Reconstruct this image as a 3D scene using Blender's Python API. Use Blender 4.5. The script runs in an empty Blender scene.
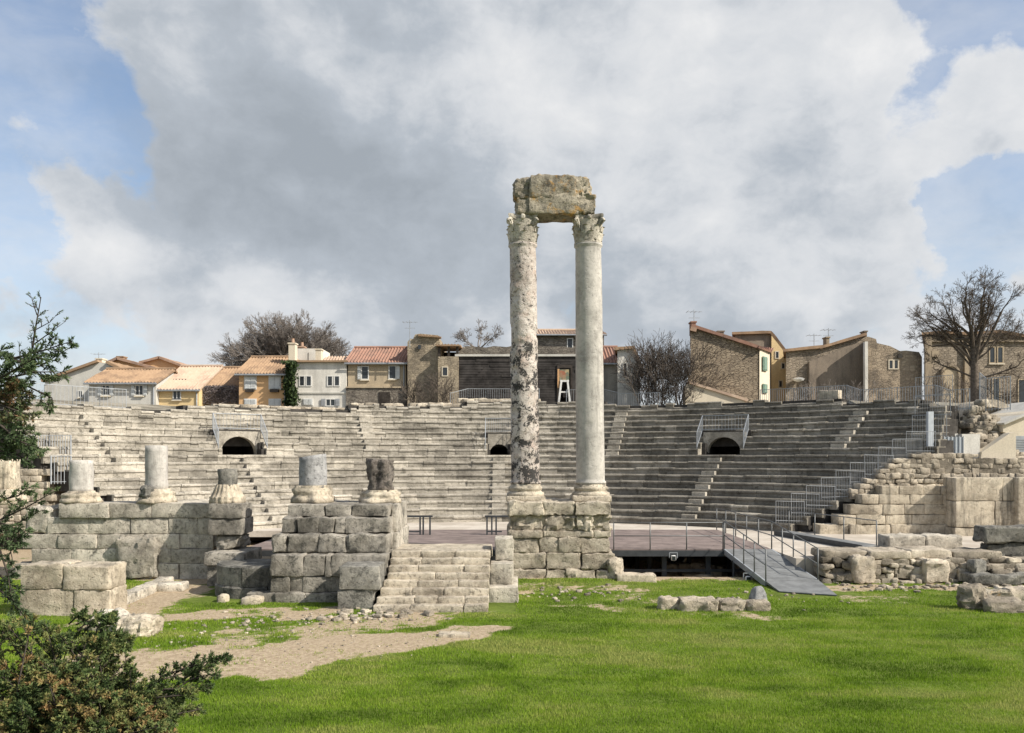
import bpy, math, random
import numpy as np
from mathutils import Vector, noise as mnoise

random.seed(7)
RNG = np.random.default_rng(11)
SC = bpy.context.scene
COL = SC.collection
R = math.radians

# ---------------------------------------------------------------- survey helpers
EYE, FPX, CXP, HYP = 4.3, 796.0, 512.0, 457.0
def X(px, d): return (px - CXP) / FPX * d
def Z(py, d): return EYE + (HYP - py) / FPX * d
def DG(py, z=0.0): return FPX * (EYE - z) / (py - HYP)

# ---------------------------------------------------------------- objects
def tag(o, label=None, cat=None, group=None, kind=None):
    if label: o['label'] = label
    if cat: o['category'] = cat
    if group: o['group'] = group
    if kind: o['kind'] = kind
    return o

def empty(name, loc, label=None, cat=None, group=None):
    o = bpy.data.objects.new(name, None); COL.objects.link(o)
    o.location = loc; o.empty_display_size = 0.3
    return tag(o, label, cat, group)

def wloc(o):
    v = Vector((0, 0, 0))
    while o is not None:
        v += o.location; o = o.parent
    return v

def fbm(p, f, seed=0.0, oct=3):
    v = Vector((p[0]*f + seed*7.13, p[1]*f - seed*3.7, p[2]*f + seed*1.9))
    return mnoise.fractal(v, 1.0, 2.0, oct)

class MB:
    """collects geometry in world coordinates, links it as ONE mesh object"""
    def __init__(s): s.v = []; s.f = []; s.t = []; s.m = []; s.soft = False
    def add(s, vs, fs, tone=0.5, mat=0):
        n = len(s.v); s.v.extend(tuple(p) for p in vs)
        if hasattr(tone, '__len__'): s.t.extend(tone)
        else: s.t.extend([tone]*len(vs))
        s.f.extend(tuple(i+n for i in f) for f in fs); s.m.extend([mat]*len(fs))
    def hexa(s, p, tone=0.5, mat=0):
        # p: bottom 4 (ccw from above) then top 4
        s.add(p, [(3,2,1,0),(4,5,6,7),(0,1,5,4),(1,2,6,5),(2,3,7,6),(3,0,4,7)], tone, mat)
    def box(s, x0, x1, y0, y1, z0, z1, tone=0.5, mat=0):
        s.hexa([(x0,y0,z0),(x1,y0,z0),(x1,y1,z0),(x0,y1,z0),(x0,y0,z1),(x1,y0,z1),(x1,y1,z1),(x0,y1,z1)], tone, mat)
    def bar(s, a, b, w, h=None, tone=0.5):
        a, b = Vector(a), Vector(b); h = h or w
        t = (b-a).normalized(); up = Vector((0,0,1)) if abs(t.z) < .95 else Vector((0,1,0))
        sd = t.cross(up).normalized()*w/2; u = sd.cross(t).normalized()*h/2
        s.hexa([a-sd-u, a+sd-u, b+sd-u, b-sd-u, a-sd+u, a+sd+u, b+sd+u, b-sd+u], tone)
    def prism(s, pts, off, tone=0.5):
        n = len(pts); off = Vector(off)
        vs = [Vector(p) for p in pts] + [Vector(p)+off for p in pts]
        fs = [tuple(range(n)), tuple(range(2*n-1, n-1, -1))]
        fs += [(i, i+n, (i+1)%n+n, (i+1)%n) for i in range(n)]
        s.add(vs, fs, tone)
    def tube(s, pts, rad, n=6, tone=0.5, cap=True):
        pts = [Vector(p) for p in pts]; vs = []; fs = []
        for i, p in enumerate(pts):
            t = (pts[min(i+1, len(pts)-1)] - pts[max(i-1, 0)])
            if t.length < 1e-9: t = Vector((0,0,1))
            t.normalize()
            a = Vector((0.31,0.17,0.93)) if abs(t.z) < .9 else Vector((1,0.1,0))
            sd = t.cross(a).normalized(); u = sd.cross(t)
            r = rad[i] if hasattr(rad, '__len__') else rad
            for k in range(n):
                c = 2*math.pi*k/n
                vs.append(p + sd*(math.cos(c)*r) + u*(math.sin(c)*r))
        for i in range(len(pts)-1):
            for k in range(n):
                k2 = (k+1) % n
                fs.append((i*n+k, i*n+k2, (i+1)*n+k2, (i+1)*n+k))
        if cap:
            fs.append(tuple(range(n-1, -1, -1))); fs.append(tuple((len(pts)-1)*n+k for k in range(n)))
        s.add(vs, fs, tone)
    def lathe(s, prof, c, n=32, tone=0.5, a0=0.0, a1=2*math.pi, disp=None, lean=(0,0), cap=True):
        full = abs(a1-a0-2*math.pi) < 1e-6; m = n if full else n+1
        vs = []; fs = []
        for (r, z) in prof:
            for k in range(m):
                a = a0 + (a1-a0)*k/n
                rr = r
                if disp: rr = r + disp(a, z, r)
                vs.append((c[0]+math.cos(a)*rr+lean[0]*(z-prof[0][1]), c[1]+math.sin(a)*rr+lean[1]*(z-prof[0][1]), c[2]+z))
        for i in range(len(prof)-1):
            for k in range(n):
                k2 = (k+1) % m if full else k+1
                fs.append((i*m+k, i*m+k2, (i+1)*m+k2, (i+1)*m+k))
        if cap:
            fs.append(tuple(range(m-1, -1, -1))); fs.append(tuple((len(prof)-1)*m+k for k in range(m)))
        if not full:
            L = len(prof)
            fs.append(tuple(i*m for i in range(L))); fs.append(tuple(i*m+m-1 for i in range(L-1, -1, -1)))
        s.add(vs, fs, tone)
    def rock(s, c, size, rz=0.0, rnd=0.05, rough=0.03, seed=None, res=0.16, tone=None, tilt=(0,0), freq=1.6, nmax=9, taper=0.0):
        seed = random.random()*50 if seed is None else seed; s.soft = True
        tone = random.uniform(.2, .8) if tone is None else tone
        hx, hy, hz = size[0]/2, size[1]/2, size[2]/2
        rnd = min(rnd, hx*.9, hy*.9, hz*.9)
        ax = []
        for q, h in zip(size, (hx, hy, hz)):
            m_ = max(1, min(nmax, int(round(q/res)))-1); lo = -h+rnd
            inner = [lo+(2*h-2*rnd)*i/m_ for i in range(m_+1)]
            mid = [-h+rnd*.35] if rnd > .065 else []
            ax.append([-h]+mid+inner+[-v for v in mid]+[h])
        nn = [len(a_)-1 for a_ in ax]
        idx = {}; vs = []; fs = []
        cr, sr = math.cos(rz), math.sin(rz)
        c = Vector(c)
        def vert(i, j, k):
            key = (i, j, k)
            if key in idx: return idx[key]
            q = [ax[0][i], ax[1][j], ax[2][k]]
            inn = [max(-(h-rnd), min(h-rnd, a)) for a, h in zip(q, (hx, hy, hz))]
            dv = Vector((q[0]-inn[0], q[1]-inn[1], q[2]-inn[2]))
            nv = dv.normalized() if dv.length > 1e-9 else Vector((0,0,1))
            p = Vector(inn) + nv*rnd
            dsp = fbm(p, freq, seed)*rough*.8 + fbm(p, freq*4.5, seed+3)*rough*.65
            p = p + nv*dsp
            if taper: p.x *= 1-taper*(p.z/hz*.5+.5); p.y *= 1-taper*(p.z/hz*.5+.5)
            p.z += tilt[0]*p.x + tilt[1]*p.y
            w = Vector((p.x*cr-p.y*sr, p.x*sr+p.y*cr, p.z)) + c
            idx[key] = len(vs); vs.append(w); return idx[key]
        a, b, d = nn
        for i in range(a):
            for j in range(b):
                fs.append((vert(i,j,0), vert(i,j+1,0), vert(i+1,j+1,0), vert(i+1,j,0)))
                fs.append((vert(i,j,d), vert(i+1,j,d), vert(i+1,j+1,d), vert(i,j+1,d)))
        for i in range(a):
            for k in range(d):
                fs.append((vert(i,0,k), vert(i+1,0,k), vert(i+1,0,k+1), vert(i,0,k+1)))
                fs.append((vert(i,b,k), vert(i,b,k+1), vert(i+1,b,k+1), vert(i+1,b,k)))
        for j in range(b):
            for k in range(d):
                fs.append((vert(0,j,k), vert(0,j,k+1), vert(0,j+1,k+1), vert(0,j+1,k)))
                fs.append((vert(a,j,k), vert(a,j+1,k), vert(a,j+1,k+1), vert(a,j,k+1)))
        s.add(vs, fs, tone)
    def block(s, x0, x1, y0, y1, z0, z1, **k):
        k.setdefault('rnd', .03); k.setdefault('rough', .035)
        s.rock(((x0+x1)/2, (y0+y1)/2, (z0+z1)/2), (x1-x0, y1-y0, z1-z0), **k)
    def slab(s, p00, p10, p11, p01, thick=.12, wave=0.0, period=.24, tone=0.5, rows=4):
        """roof slab with rounded tile channels running from edge p00-p10 to edge p01-p11"""
        p00, p10, p11, p01 = map(Vector, (p00, p10, p11, p01))
        L = max((p10-p00).length, (p11-p01).length)
        n = max(2, int(L/period*4)) if wave else 1
        n = min(n, 260)
        nrm = (p10-p00).cross(p01-p00).normalized()
        if nrm.z < 0: nrm = -nrm
        vs = []; tn = []
        for j in range(rows+1):
            v = j/rows
            for i in range(n+1):
                u = i/n
                p = (p00*(1-u)+p10*u)*(1-v) + (p01*(1-u)+p11*u)*v
                w = wave*math.cos(2*math.pi*u*n/4) + (fbm(p, 1.1, 5)*.04 if wave else 0)
                vs.append(p + nrm*w); tn.append(min(1, max(0, tone + .5*fbm(p, 2.5, 9))))
        top = len(vs); fs = []; W = n+1
        for j in range(rows):
            for i in range(n):
                fs.append((j*W+i, j*W+i+1, (j+1)*W+i+1, (j+1)*W+i))
        bot = [p - nrm*thick for p in (p00, p10, p11, p01)]
        vs += bot; tn += [tone]*4
        fs.append((top+3, top+2, top+1, top))
        fs.append(tuple([top, top+1] + list(range(n, -1, -1))))
        fs.append(tuple([top+2, top+3] + [rows*W+i for i in range(n+1)]))
        fs.append(tuple([top+3, top] + [j*W for j in range(rows+1)]))
        fs.append(tuple([top+1, top+2] + [j*W+n for j in range(rows, -1, -1)]))
        s.add(vs, fs, tn)
    def build(s, name, mat, parent=None, smooth=False, origin=None):
        org = wloc(parent) if parent else Vector(origin) if origin else Vector((0,0,0))
        me = bpy.data.meshes.new(name)
        me.from_pydata([(p[0]-org[0], p[1]-org[1], p[2]-org[2]) for p in s.v], [], s.f)
        at = me.attributes.new('tone', 'FLOAT', 'POINT'); at.data.foreach_set('value', s.t)
        for m_ in (mat if isinstance(mat, (list, tuple)) else [mat]): me.materials.append(m_)
        if any(s.m): me.polygons.foreach_set('material_index', s.m)
        if smooth: me.polygons.foreach_set('use_smooth', [True]*len(s.f))
        me.update()
        if s.soft and not smooth:
            me.polygons.foreach_set('use_smooth', [True]*len(s.f)); me.set_sharp_from_angle(angle=R(38))
        o = bpy.data.objects.new(name, me); COL.objects.link(o)
        if parent: o.parent = parent
        else: o.location = org
        return o
    def base(s):
        a = np.array([tuple(p) for p in s.v]); lo, hi = a.min(0), a.max(0)
        return ((lo[0]+hi[0])/2, (lo[1]+hi[1])/2, lo[2])
    def thing(s, name, mat, label, cat, group=None, smooth=False):
        return tag(s.build(name, mat, None, smooth, s.base()), label, cat, group)

def np_mesh(name, V, Fq, tones, mat, parent=None, smooth=False):
    """V (n,3) float, Fq (m,k) int, all faces with k corners"""
    org = wloc(parent) if parent else Vector((0,0,0))
    me = bpy.data.meshes.new(name)
    V = np.asarray(V, np.float32) - np.array(org, np.float32); m, k = Fq.shape
    me.vertices.add(len(V)); me.vertices.foreach_set('co', V.ravel())
    me.loops.add(m*k); me.loops.foreach_set('vertex_index', Fq.astype(np.int32).ravel())
    me.polygons.add(m); me.polygons.foreach_set('loop_start', np.arange(0, m*k, k, dtype=np.int32))
    me.polygons.foreach_set('loop_total', np.full(m, k, np.int32))
    at = me.attributes.new('tone', 'FLOAT', 'POINT'); at.data.foreach_set('value', np.asarray(tones, np.float32))
    me.materials.append(mat)
    if smooth: me.polygons.foreach_set('use_smooth', np.ones(m, bool))
    me.update(); me.validate()
    o = bpy.data.objects.new(name, me); COL.objects.link(o)
    if parent: o.parent = parent
    return o

# ---------------------------------------------------------------- materials
class NT:
    def __init__(s, tree): s.t = tree; tree.nodes.clear()
    def n(s, typ, ins=None, **props):
        nd = s.t.nodes.new(typ)
        for k, v in props.items(): setattr(nd, k, v)
        for k, v in (ins or {}).items():
            sk = nd.inputs[k]
            if hasattr(v, 'is_output') or isinstance(v, bpy.types.NodeSocket): s.t.links.new(v, sk)
            else: sk.default_value = v
        return nd
    def math(s, op, a, b=0.0, clamp=False):
        return s.n('ShaderNodeMath', {0: a, 1: b}, operation=op, use_clamp=clamp).outputs[0]
    def noise(s, vec, scale, detail=6, rough=.6, dist=0.0):
        return s.n('ShaderNodeTexNoise', {'Vector': vec, 'Scale': scale, 'Detail': detail, 'Roughness': rough, 'Distortion': dist}).outputs['Fac']
    def ramp(s, v, lo, hi, a=0.0, b=1.0):
        return s.n('ShaderNodeMapRange', {'Value': v, 'From Min': lo, 'From Max': hi, 'To Min': a, 'To Max': b}, interpolation_type='SMOOTHSTEP').outputs[0]
    def mix(s, f, a, b, mode='MIX'):
        nd = s.n('ShaderNodeMix', None, data_type='RGBA', blend_type=mode)
        for i, v in ((0, f), (6, a), (7, b)):
            if isinstance(v, bpy.types.NodeSocket): s.t.links.new(v, nd.inputs[i])
            else: nd.inputs[i].default_value = (*v, 1) if (hasattr(v, '__len__') and len(v) == 3) else v
        return nd.outputs[2]

MATS = {}
def newmat(name):
    m = bpy.data.materials.new(name); m.use_nodes = True; MATS[name] = m
    t = NT(m.node_tree)
    return m, t
def finish(t, col, rough=.9, bump=None, bdist=.02, bstr=.6, spec=.2, metal=0.0, trans=None):
    p = t.n('ShaderNodeBsdfPrincipled', {'Roughness': rough, 'Specular IOR Level': spec, 'Metallic': metal})
    if isinstance(col, bpy.types.NodeSocket): t.t.links.new(col, p.inputs['Base Color'])
    else: p.inputs['Base Color'].default_value = (*col, 1)
    if bump is not None:
        b = t.n('ShaderNodeBump', {'Height': bump, 'Distance': bdist, 'Strength': bstr})
        t.t.links.new(b.outputs[0], p.inputs['Normal'])
    sh = p.outputs[0]
    if trans is not None:
        tr = t.n('ShaderNodeBsdfTranslucent')
        if isinstance(col, bpy.types.NodeSocket): t.t.links.new(col, tr.inputs[0])
        sh = t.n('ShaderNodeMixShader', {0: trans, 1: sh, 2: tr.outputs[0]}).outputs[0]
    t.t.links.new(sh, t.n('ShaderNodeOutputMaterial').inputs[0])

def coords(t):
    return t.n('ShaderNodeNewGeometry').outputs['Position']
def scaled(t, vec, s3):
    return t.n('ShaderNodeVectorMath', {0: vec, 1: s3}, operation='MULTIPLY').outputs[0]
def tone_attr(t):
    return t.n('ShaderNodeAttribute', None, attribute_name='tone').outputs['Fac']

def stone(name, light, mid, dark, lichen=(.05,.05,.045), lich_amt=.6, lich_lo=.52, orange=None, bump=.03, tone_lo=.72, tone_hi=1.18, streak=0.0, scale=1.0, lich_w=.1, patch=0.0, zband=None):
    m, t = newmat(name); pos = coords(t)
    a = t.noise(pos, .9*scale, 8, .62); b = t.noise(pos, 5.5*scale, 8, .68); c = t.noise(pos, 24*scale, 5, .7)
    f = t.math('ADD', t.math('MULTIPLY', a, .5), t.math('ADD', t.math('MULTIPLY', b, .35), t.math('MULTIPLY', c, .15)))
    col = t.mix(t.ramp(f, .36, .54), dark, mid)
    col = t.mix(t.ramp(f, .47, .66), col, light)
    if orange is not None:
        o = t.ramp(t.noise(scaled(t, pos, (1, 1, 1)), 2.1*scale, 7, .7, .6), .52, .64)
        col = t.mix(t.math('MULTIPLY', o, .85), col, orange)
    l = t.noise(pos, 2.6*scale, 10, .74, .3)
    if zband:
        zz = t.n('ShaderNodeSeparateXYZ', {0: pos}).outputs['Z']
        l = t.math('ADD', l, t.math('SUBTRACT', t.math('MULTIPLY', t.ramp(zz, zband[1]+1.2, zband[1]-.8), .085), .07))
    l2 = t.ramp(t.math('ADD', t.math('MULTIPLY', l, .75), t.math('MULTIPLY', c, .25)), lich_lo, lich_lo+lich_w)
    if patch:
        pn = t.math('ADD', t.math('MULTIPLY', t.noise(pos, 1.25*scale, 9, .72, .5), .8), t.math('MULTIPLY', b, .2))
        col = t.mix(t.math('MULTIPLY', t.ramp(pn, .49, .60), patch), col, (.11,.10,.08))
    col = t.mix(t.math('MULTIPLY', l2, lich_amt), col, lichen)
    if streak:
        sv = t.noise(scaled(t, pos, (3.5, 3.5, .35)), 1.0, 6, .65)
        col = t.mix(t.math('MULTIPLY', t.ramp(sv, .5, .68), streak), col, lichen)
    tn = t.ramp(tone_attr(t), 0, 1, tone_lo, tone_hi)
    cc = t.n('ShaderNodeCombineColor', {0: tn, 1: tn, 2: tn}).outputs[0]
    col = t.mix(1.0, col, cc, 'MULTIPLY')
    pit = t.ramp(t.noise(pos, 13*scale, 4, .6, .4), .56, .70)
    col = t.mix(t.math('MULTIPLY', pit, .55), col, dark)
    h = t.math('SUBTRACT', t.math('ADD', t.math('MULTIPLY', b, .6), t.math('MULTIPLY', c, .5)), t.math('MULTIPLY', pit, .5))
    finish(t, col, .92, h, bump*1.6, .9, .15)
    return m

def rubble(name, stone_a, stone_b, mortar, scale=3.0, flat=1.9, bump=.05, dirt=(.06,.055,.05), dirt_amt=.4):
    m, t = newmat(name); pos = coords(t)
    wv = t.n('ShaderNodeTexNoise', {'Vector': pos, 'Scale': 2.2, 'Detail': 3.0}).outputs['Color']
    wv = t.n('ShaderNodeVectorMath', {0: wv, 1: (.25, .25, .25)}, operation='MULTIPLY').outputs[0]
    p2 = t.n('ShaderNodeVectorMath', {0: scaled(t, pos, (1, 1, flat)), 1: wv}, operation='ADD').outputs[0]
    v = t.n('ShaderNodeTexVoronoi', {'Vector': p2, 'Scale': scale, 'Randomness': .9}, feature='DISTANCE_TO_EDGE').outputs['Distance']
    cc = t.n('ShaderNodeTexVoronoi', {'Vector': p2, 'Scale': scale, 'Randomness': .9}, feature='F1').outputs['Color']
    g = t.n('ShaderNodeSeparateColor', {0: cc}).outputs[0]
    n1 = t.noise(pos, 9, 6, .7); n2 = t.noise(pos, .7, 7, .65)
    col = t.mix(t.math('ADD', t.math('MULTIPLY', g, .7), t.math('MULTIPLY', n1, .35)), stone_a, stone_b)
    e = t.ramp(v, .02, .09)
    col = t.mix(e, mortar, col)
    col = t.mix(t.math('MULTIPLY', t.ramp(n2, .48, .66), dirt_amt), col, dirt)
    h = t.math('ADD', t.math('MULTIPLY', e, .7), t.math('MULTIPLY', n1, .4))
    finish(t, col, .95, h, bump, .9, .1)
    return m

def plaster(name, base, stain, amt=.5, bump=.006):
    m, t = newmat(name); pos = coords(t)
    a = t.noise(pos, .5, 8, .68); b = t.noise(scaled(t, pos, (2.2, 2.2, .5)), 1.0, 7, .65); c = t.noise(pos, 14, 5, .6)
    f = t.math('ADD', t.math('MULTIPLY', a, .5), t.math('MULTIPLY', b, .5))
    col = t.mix(t.math('MULTIPLY', t.ramp(f, .42, .66), amt), base, stain)
    k = t.ramp(c, .3, .7, .9, 1.08)
    col = t.mix(1.0, col, t.n('ShaderNodeCombineColor', {0: k, 1: k, 2: k}).outputs[0], 'MULTIPLY')
    finish(t, col, .93, c, bump, .6, .1)
    return m

def tiles(name, a, b, c):
    m, t = newmat(name); pos = coords(t)
    n1 = t.noise(pos, 4.5, 5, .7); n2 = t.noise(pos, .8, 6, .6)
    v = t.n('ShaderNodeTexVoronoi', {'Vector': pos, 'Scale': 4.2}, feature='F1').outputs['Color']
    g = t.n('ShaderNodeSeparateColor', {0: v}).outputs[0]
    col = t.mix(t.math('ADD', t.math('MULTIPLY', g, .6), t.math('MULTIPLY', n1, .4)), a, b)
    col = t.mix(t.ramp(n2, .46, .64), col, c)
    finish(t, col, .9, n1, .02, .6, .1)
    return m

def plain(name, col, rough=.6, metal=0.0, var=.2, sc=5.0, spec=.3, bump=.004):
    m, t = newmat(name); pos = coords(t)
    n = t.noise(pos, sc, 6, .65)
    k = t.ramp(n, .3, .7, 1-var, 1+var)
    c = t.mix(1.0, col, t.n('ShaderNodeCombineColor', {0: k, 1: k, 2: k}).outputs[0], 'MULTIPLY')
    finish(t, c, rough, n, bump, .5, spec, metal)
    return m

def leafmat(name, stops, trans=.25, sc=1.2):
    m, t = newmat(name); pos = coords(t)
    n = t.noise(pos, sc, 4, .6)
    f = t.math('ADD', tone_attr(t), t.math('MULTIPLY', t.math('SUBTRACT', n, .5), .5))
    r = t.n('ShaderNodeValToRGB', {0: f}); el = r.color_ramp.elements
    while len(el) < len(stops): el.new(.5)
    for e, (p, c) in zip(el, stops): e.position = p; e.color = (*c, 1)
    finish(t, r.outputs[0], .7, None, spec=.2, trans=trans)
    return m

M = {}
M['seat'] = stone('seat_limestone', (.52,.475,.40), (.40,.365,.305), (.215,.195,.16), lichen=(.055,.05,.038), lich_amt=.75, lich_lo=.53, patch=.25, tone_lo=.45, tone_hi=1.3, bump=.03)
M['ashlar'] = stone('ashlar_limestone', (.61,.555,.46), (.48,.435,.36), (.25,.225,.185), lich_amt=.75, lich_lo=.525, patch=.38, tone_lo=.7, tone_hi=1.2, streak=.25, bump=.035)
M['ashlar_dk'] = stone('dark_weathered_ashlar', (.54,.495,.42), (.36,.33,.28), (.17,.158,.135), lich_amt=.8, lich_lo=.505, patch=.6, tone_lo=.65, tone_hi=1.2, streak=.3, bump=.035)
M['podium'] = stone('podium_limestone', (.59,.525,.42), (.45,.395,.31), (.23,.195,.15), lich_amt=.65, lich_lo=.525, patch=.3, tone_lo=.75, tone_hi=1.2, bump=.05)
M['grey'] = stone('grey_weathered_stone', (.37,.35,.30), (.22,.21,.185), (.085,.082,.074), lich_amt=.75, lich_lo=.49, patch=.5, tone_lo=.7, tone_hi=1.2)
M['pale'] = stone('pale_dressed_stone', (.60,.53,.41), (.48,.415,.32), (.28,.235,.175), lich_amt=.6, lich_lo=.545, streak=.6, patch=.35, tone_lo=.8, tone_hi=1.15)
M['marble'] = stone('worn_grey_marble', (.56,.525,.475), (.46,.435,.395), (.29,.27,.245), lich_amt=.4, lich_lo=.575, streak=.3, bump=.012, tone_lo=.8, tone_hi=1.12)
M['brec'] = stone('pitted_breccia_marble', (.62,.565,.51), (.53,.475,.425), (.33,.27,.235), lichen=(.035,.035,.035), lich_amt=.95, lich_lo=.505, lich_w=.03, zband=(3, 8.2), bump=.05, tone_lo=.8, tone_hi=1.12, scale=.75, orange=(.52,.41,.345))
M['blue'] = stone('blue_grey_marble', (.37,.365,.36), (.26,.258,.255), (.12,.12,.12), lich_amt=.4, lich_lo=.56)
M['entab'] = stone('lichened_entablature', (.53,.465,.36), (.35,.31,.24), (.145,.13,.105), lich_amt=.7, lich_lo=.515, orange=(.42,.24,.07), bump=.05)
M['rubblest'] = stone('rubble_fieldstone', (.54,.48,.38), (.40,.345,.27), (.21,.18,.14), lich_amt=.5, lich_lo=.54, patch=.3, tone_lo=.5, tone_hi=1.3)
M['rubble_warm'] = rubble('rubble_wall_warm', (.34,.28,.2), (.5,.43,.31), (.2,.165,.12), 3.4)
M['rubble_grey'] = rubble('rubble_wall_grey', (.15,.13,.11), (.31,.275,.225), (.17,.145,.12), 3.4, 2.2, dirt_amt=.55)
M['rubble_tan'] = rubble('rubble_wall_tan', (.29,.24,.17), (.44,.365,.265), (.31,.255,.185), 4.2, 1.7, dirt_amt=.5)
M['brick_side'] = rubble('coursed_side_wall', (.21,.165,.12), (.39,.32,.235), (.15,.12,.09), 3.0, 3.2, bump=.09, dirt_amt=.35)
M['pl_white'] = plaster('white_plaster', (.66,.63,.57), (.42,.40,.36), .8)
M['pl_grey'] = plaster('pale_grey_plaster', (.55,.53,.48), (.37,.355,.325), .8)
M['pl_orange'] = plaster('orange_plaster', (.60,.38,.20), (.50,.33,.19), .6)
M['pl_orange2'] = plaster('deep_orange_plaster', (.56,.33,.165), (.45,.28,.15), .5)
M['pl_yellow'] = plaster('yellow_plaster', (.66,.50,.27), (.54,.41,.24), .5)
M['pl_beige'] = plaster('beige_plaster', (.46,.375,.26), (.28,.23,.17), .7)
M['pl_brown'] = plaster('grey_brown_render', (.25,.205,.16), (.13,.11,.09), .95, .03)
M['pl_tan'] = plaster('patchy_tan_render', (.36,.29,.205), (.17,.14,.11), .95, .03)
M['rubble_brown'] = rubble('rubble_wall_brown', (.20,.165,.125), (.39,.325,.25), (.21,.175,.135), 3.2, 2.0, dirt_amt=.5)
M['rubble_ruin'] = rubble('rubble_wall_patchy', (.24,.19,.14), (.42,.34,.25), (.30,.245,.18), 3.2, 1.8, dirt_amt=.6)
M['pl_dirty'] = plaster('dirty_grey_render', (.36,.33,.285), (.14,.13,.12), .9, .02)
M['pl_cream'] = plaster('cream_plaster', (.63,.56,.44), (.48,.42,.33), .6)
M['tile'] = tiles('roof_tiles_terracotta', (.32,.205,.145), (.42,.29,.21), (.25,.175,.135))
M['tile_red'] = tiles('roof_tiles_red', (.27,.15,.11), (.34,.205,.155), (.22,.14,.11))
M['tile_pale'] = tiles('roof_tiles_pale', (.43,.315,.23), (.50,.385,.295), (.37,.27,.205))
M['tile_brown'] = tiles('roof_tiles_brown', (.27,.18,.115), (.38,.26,.165), (.22,.15,.1))
M['glass'] = plain('dark_window_glass', (.03,.035,.04), .15, 0, .3, 2, .5)
M['wframe'] = plain('white_painted_wood', (.62,.61,.58), .6, 0, .1)
M['shutw'] = plain('pale_shutter_paint', (.55,.56,.55), .6, 0, .12)
M['shutg'] = plain('green_shutter_paint', (.16,.24,.19), .6, 0, .15)
M['shutb'] = plain('grey_shutter_paint', (.30,.31,.32), .6, 0, .15)
M['wood_dk'] = plain('dark_timber', (.05,.042,.036), .85, 0, .45, 2.0, .1, .01)
M['hoard'] = plain('dark_board_cladding', (.05,.045,.042), .85, 0, .5, 1.3, .1, .01)
M['galv'] = plain('galvanised_steel', (.34,.36,.38), .5, .35, .15, 3.0, .4)
M['galv_lt'] = plain('pale_metal_panel', (.47,.50,.53), .5, .1, .12, 2.0, .4)
M['dkmetal'] = plain('dark_painted_metal', (.05,.055,.06), .5, .2, .2, 3.0, .4)
M['rampmetal'] = plain('grey_ramp_decking', (.17,.175,.175), .75, 0, .22, 2.5, .2)
M['deck'] = plain('weathered_stage_planks', (.205,.165,.15), .85, 0, .22, 1.6, .15, .006)
M['lampw'] = plain('white_lamp_housing', (.7,.7,.68), .5, 0, .1)
M['bark'] = plain('grey_brown_bark', (.115,.095,.078), .95, 0, .35, 8, .1, .02)
M['bark_dk'] = plain('dark_bark', (.06,.05,.042), .95, 0, .35, 8, .1, .02)
M['twig_dark'] = plain('dark_thicket_twigs', (.085,.072,.062), .95, 0, .3, 3, .1)
M['twig_grey'] = plain('grey_twigs', (.21,.185,.165), .95, 0, .3, 3, .1)
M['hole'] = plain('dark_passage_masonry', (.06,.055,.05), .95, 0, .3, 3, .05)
M['ivy'] = leafmat('ivy_leaves', [(0,(.012,.022,.008)), (.5,(.03,.05,.016)), (1,(.07,.10,.03))], .15)
M['wist'] = leafmat('bare_vine_stems', [(0,(.09,.075,.07)), (.5,(.2,.165,.16)), (1,(.34,.29,.27))], .1)
M['jun'] = leafmat('juniper_scale_leaves', [(0,(.03,.048,.018)), (.3,(.085,.13,.045)), (.55,(.17,.205,.07)), (.78,(.27,.24,.09)), (1,(.32,.20,.09))], .25, 1.6)
M['con'] = leafmat('conifer_needles', [(0,(.03,.05,.022)), (.45,(.10,.145,.066)), (.75,(.165,.205,.095)), (.9,(.19,.15,.075)), (1,(.22,.12,.065))], .25, 1.0)
M['grass'] = leafmat('grass_blades', [(0,(.085,.15,.012)), (.35,(.165,.275,.018)), (.68,(.245,.345,.035)), (1,(.36,.38,.11))], .4, .55)
# ================================================================ camera, light, sky
cam = bpy.data.cameras.new('camera'); cam.sensor_width = 36.0; cam.lens = FPX/1024*36.0
cam.shift_y = (HYP-366.5)/1024.0; cam.clip_end = 2000; cam.clip_start = .05
camo = bpy.data.objects.new('camera', cam); COL.objects.link(camo)
camo.location = (0, 0, EYE); camo.rotation_euler = (R(90), 0, 0); SC.camera = camo

SUNV = Vector((-1.0, .46, -.85)).normalized()
sun = bpy.data.lights.new('sun', 'SUN'); sun.energy = 4.0; sun.angle = R(.55); sun.color = (1.0, .935, .83)
so = bpy.data.objects.new('sun', sun); COL.objects.link(so); so.location = (40, -20, 60)
so.rotation_euler = SUNV.to_track_quat('-Z', 'Y').to_euler()

world = bpy.data.worlds.new('World'); SC.world = world; world.use_nodes = True
t = NT(world.node_tree)
sky = t.n('ShaderNodeTexSky', None, sky_type='NISHITA', sun_disc=False)
sky.sun_elevation = math.asin(-SUNV.z); sky.sun_rotation = math.atan2(-SUNV.x, -SUNV.y)
sky.altitude = 50; sky.air_density = 1.0; sky.dust_density = 1.6; sky.ozone_density = 1.0
bg_sky = t.n('ShaderNodeBackground', {'Color': sky.outputs[0], 'Strength': .105})
gen = t.n('ShaderNodeTexCoord').outputs['Generated']
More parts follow.
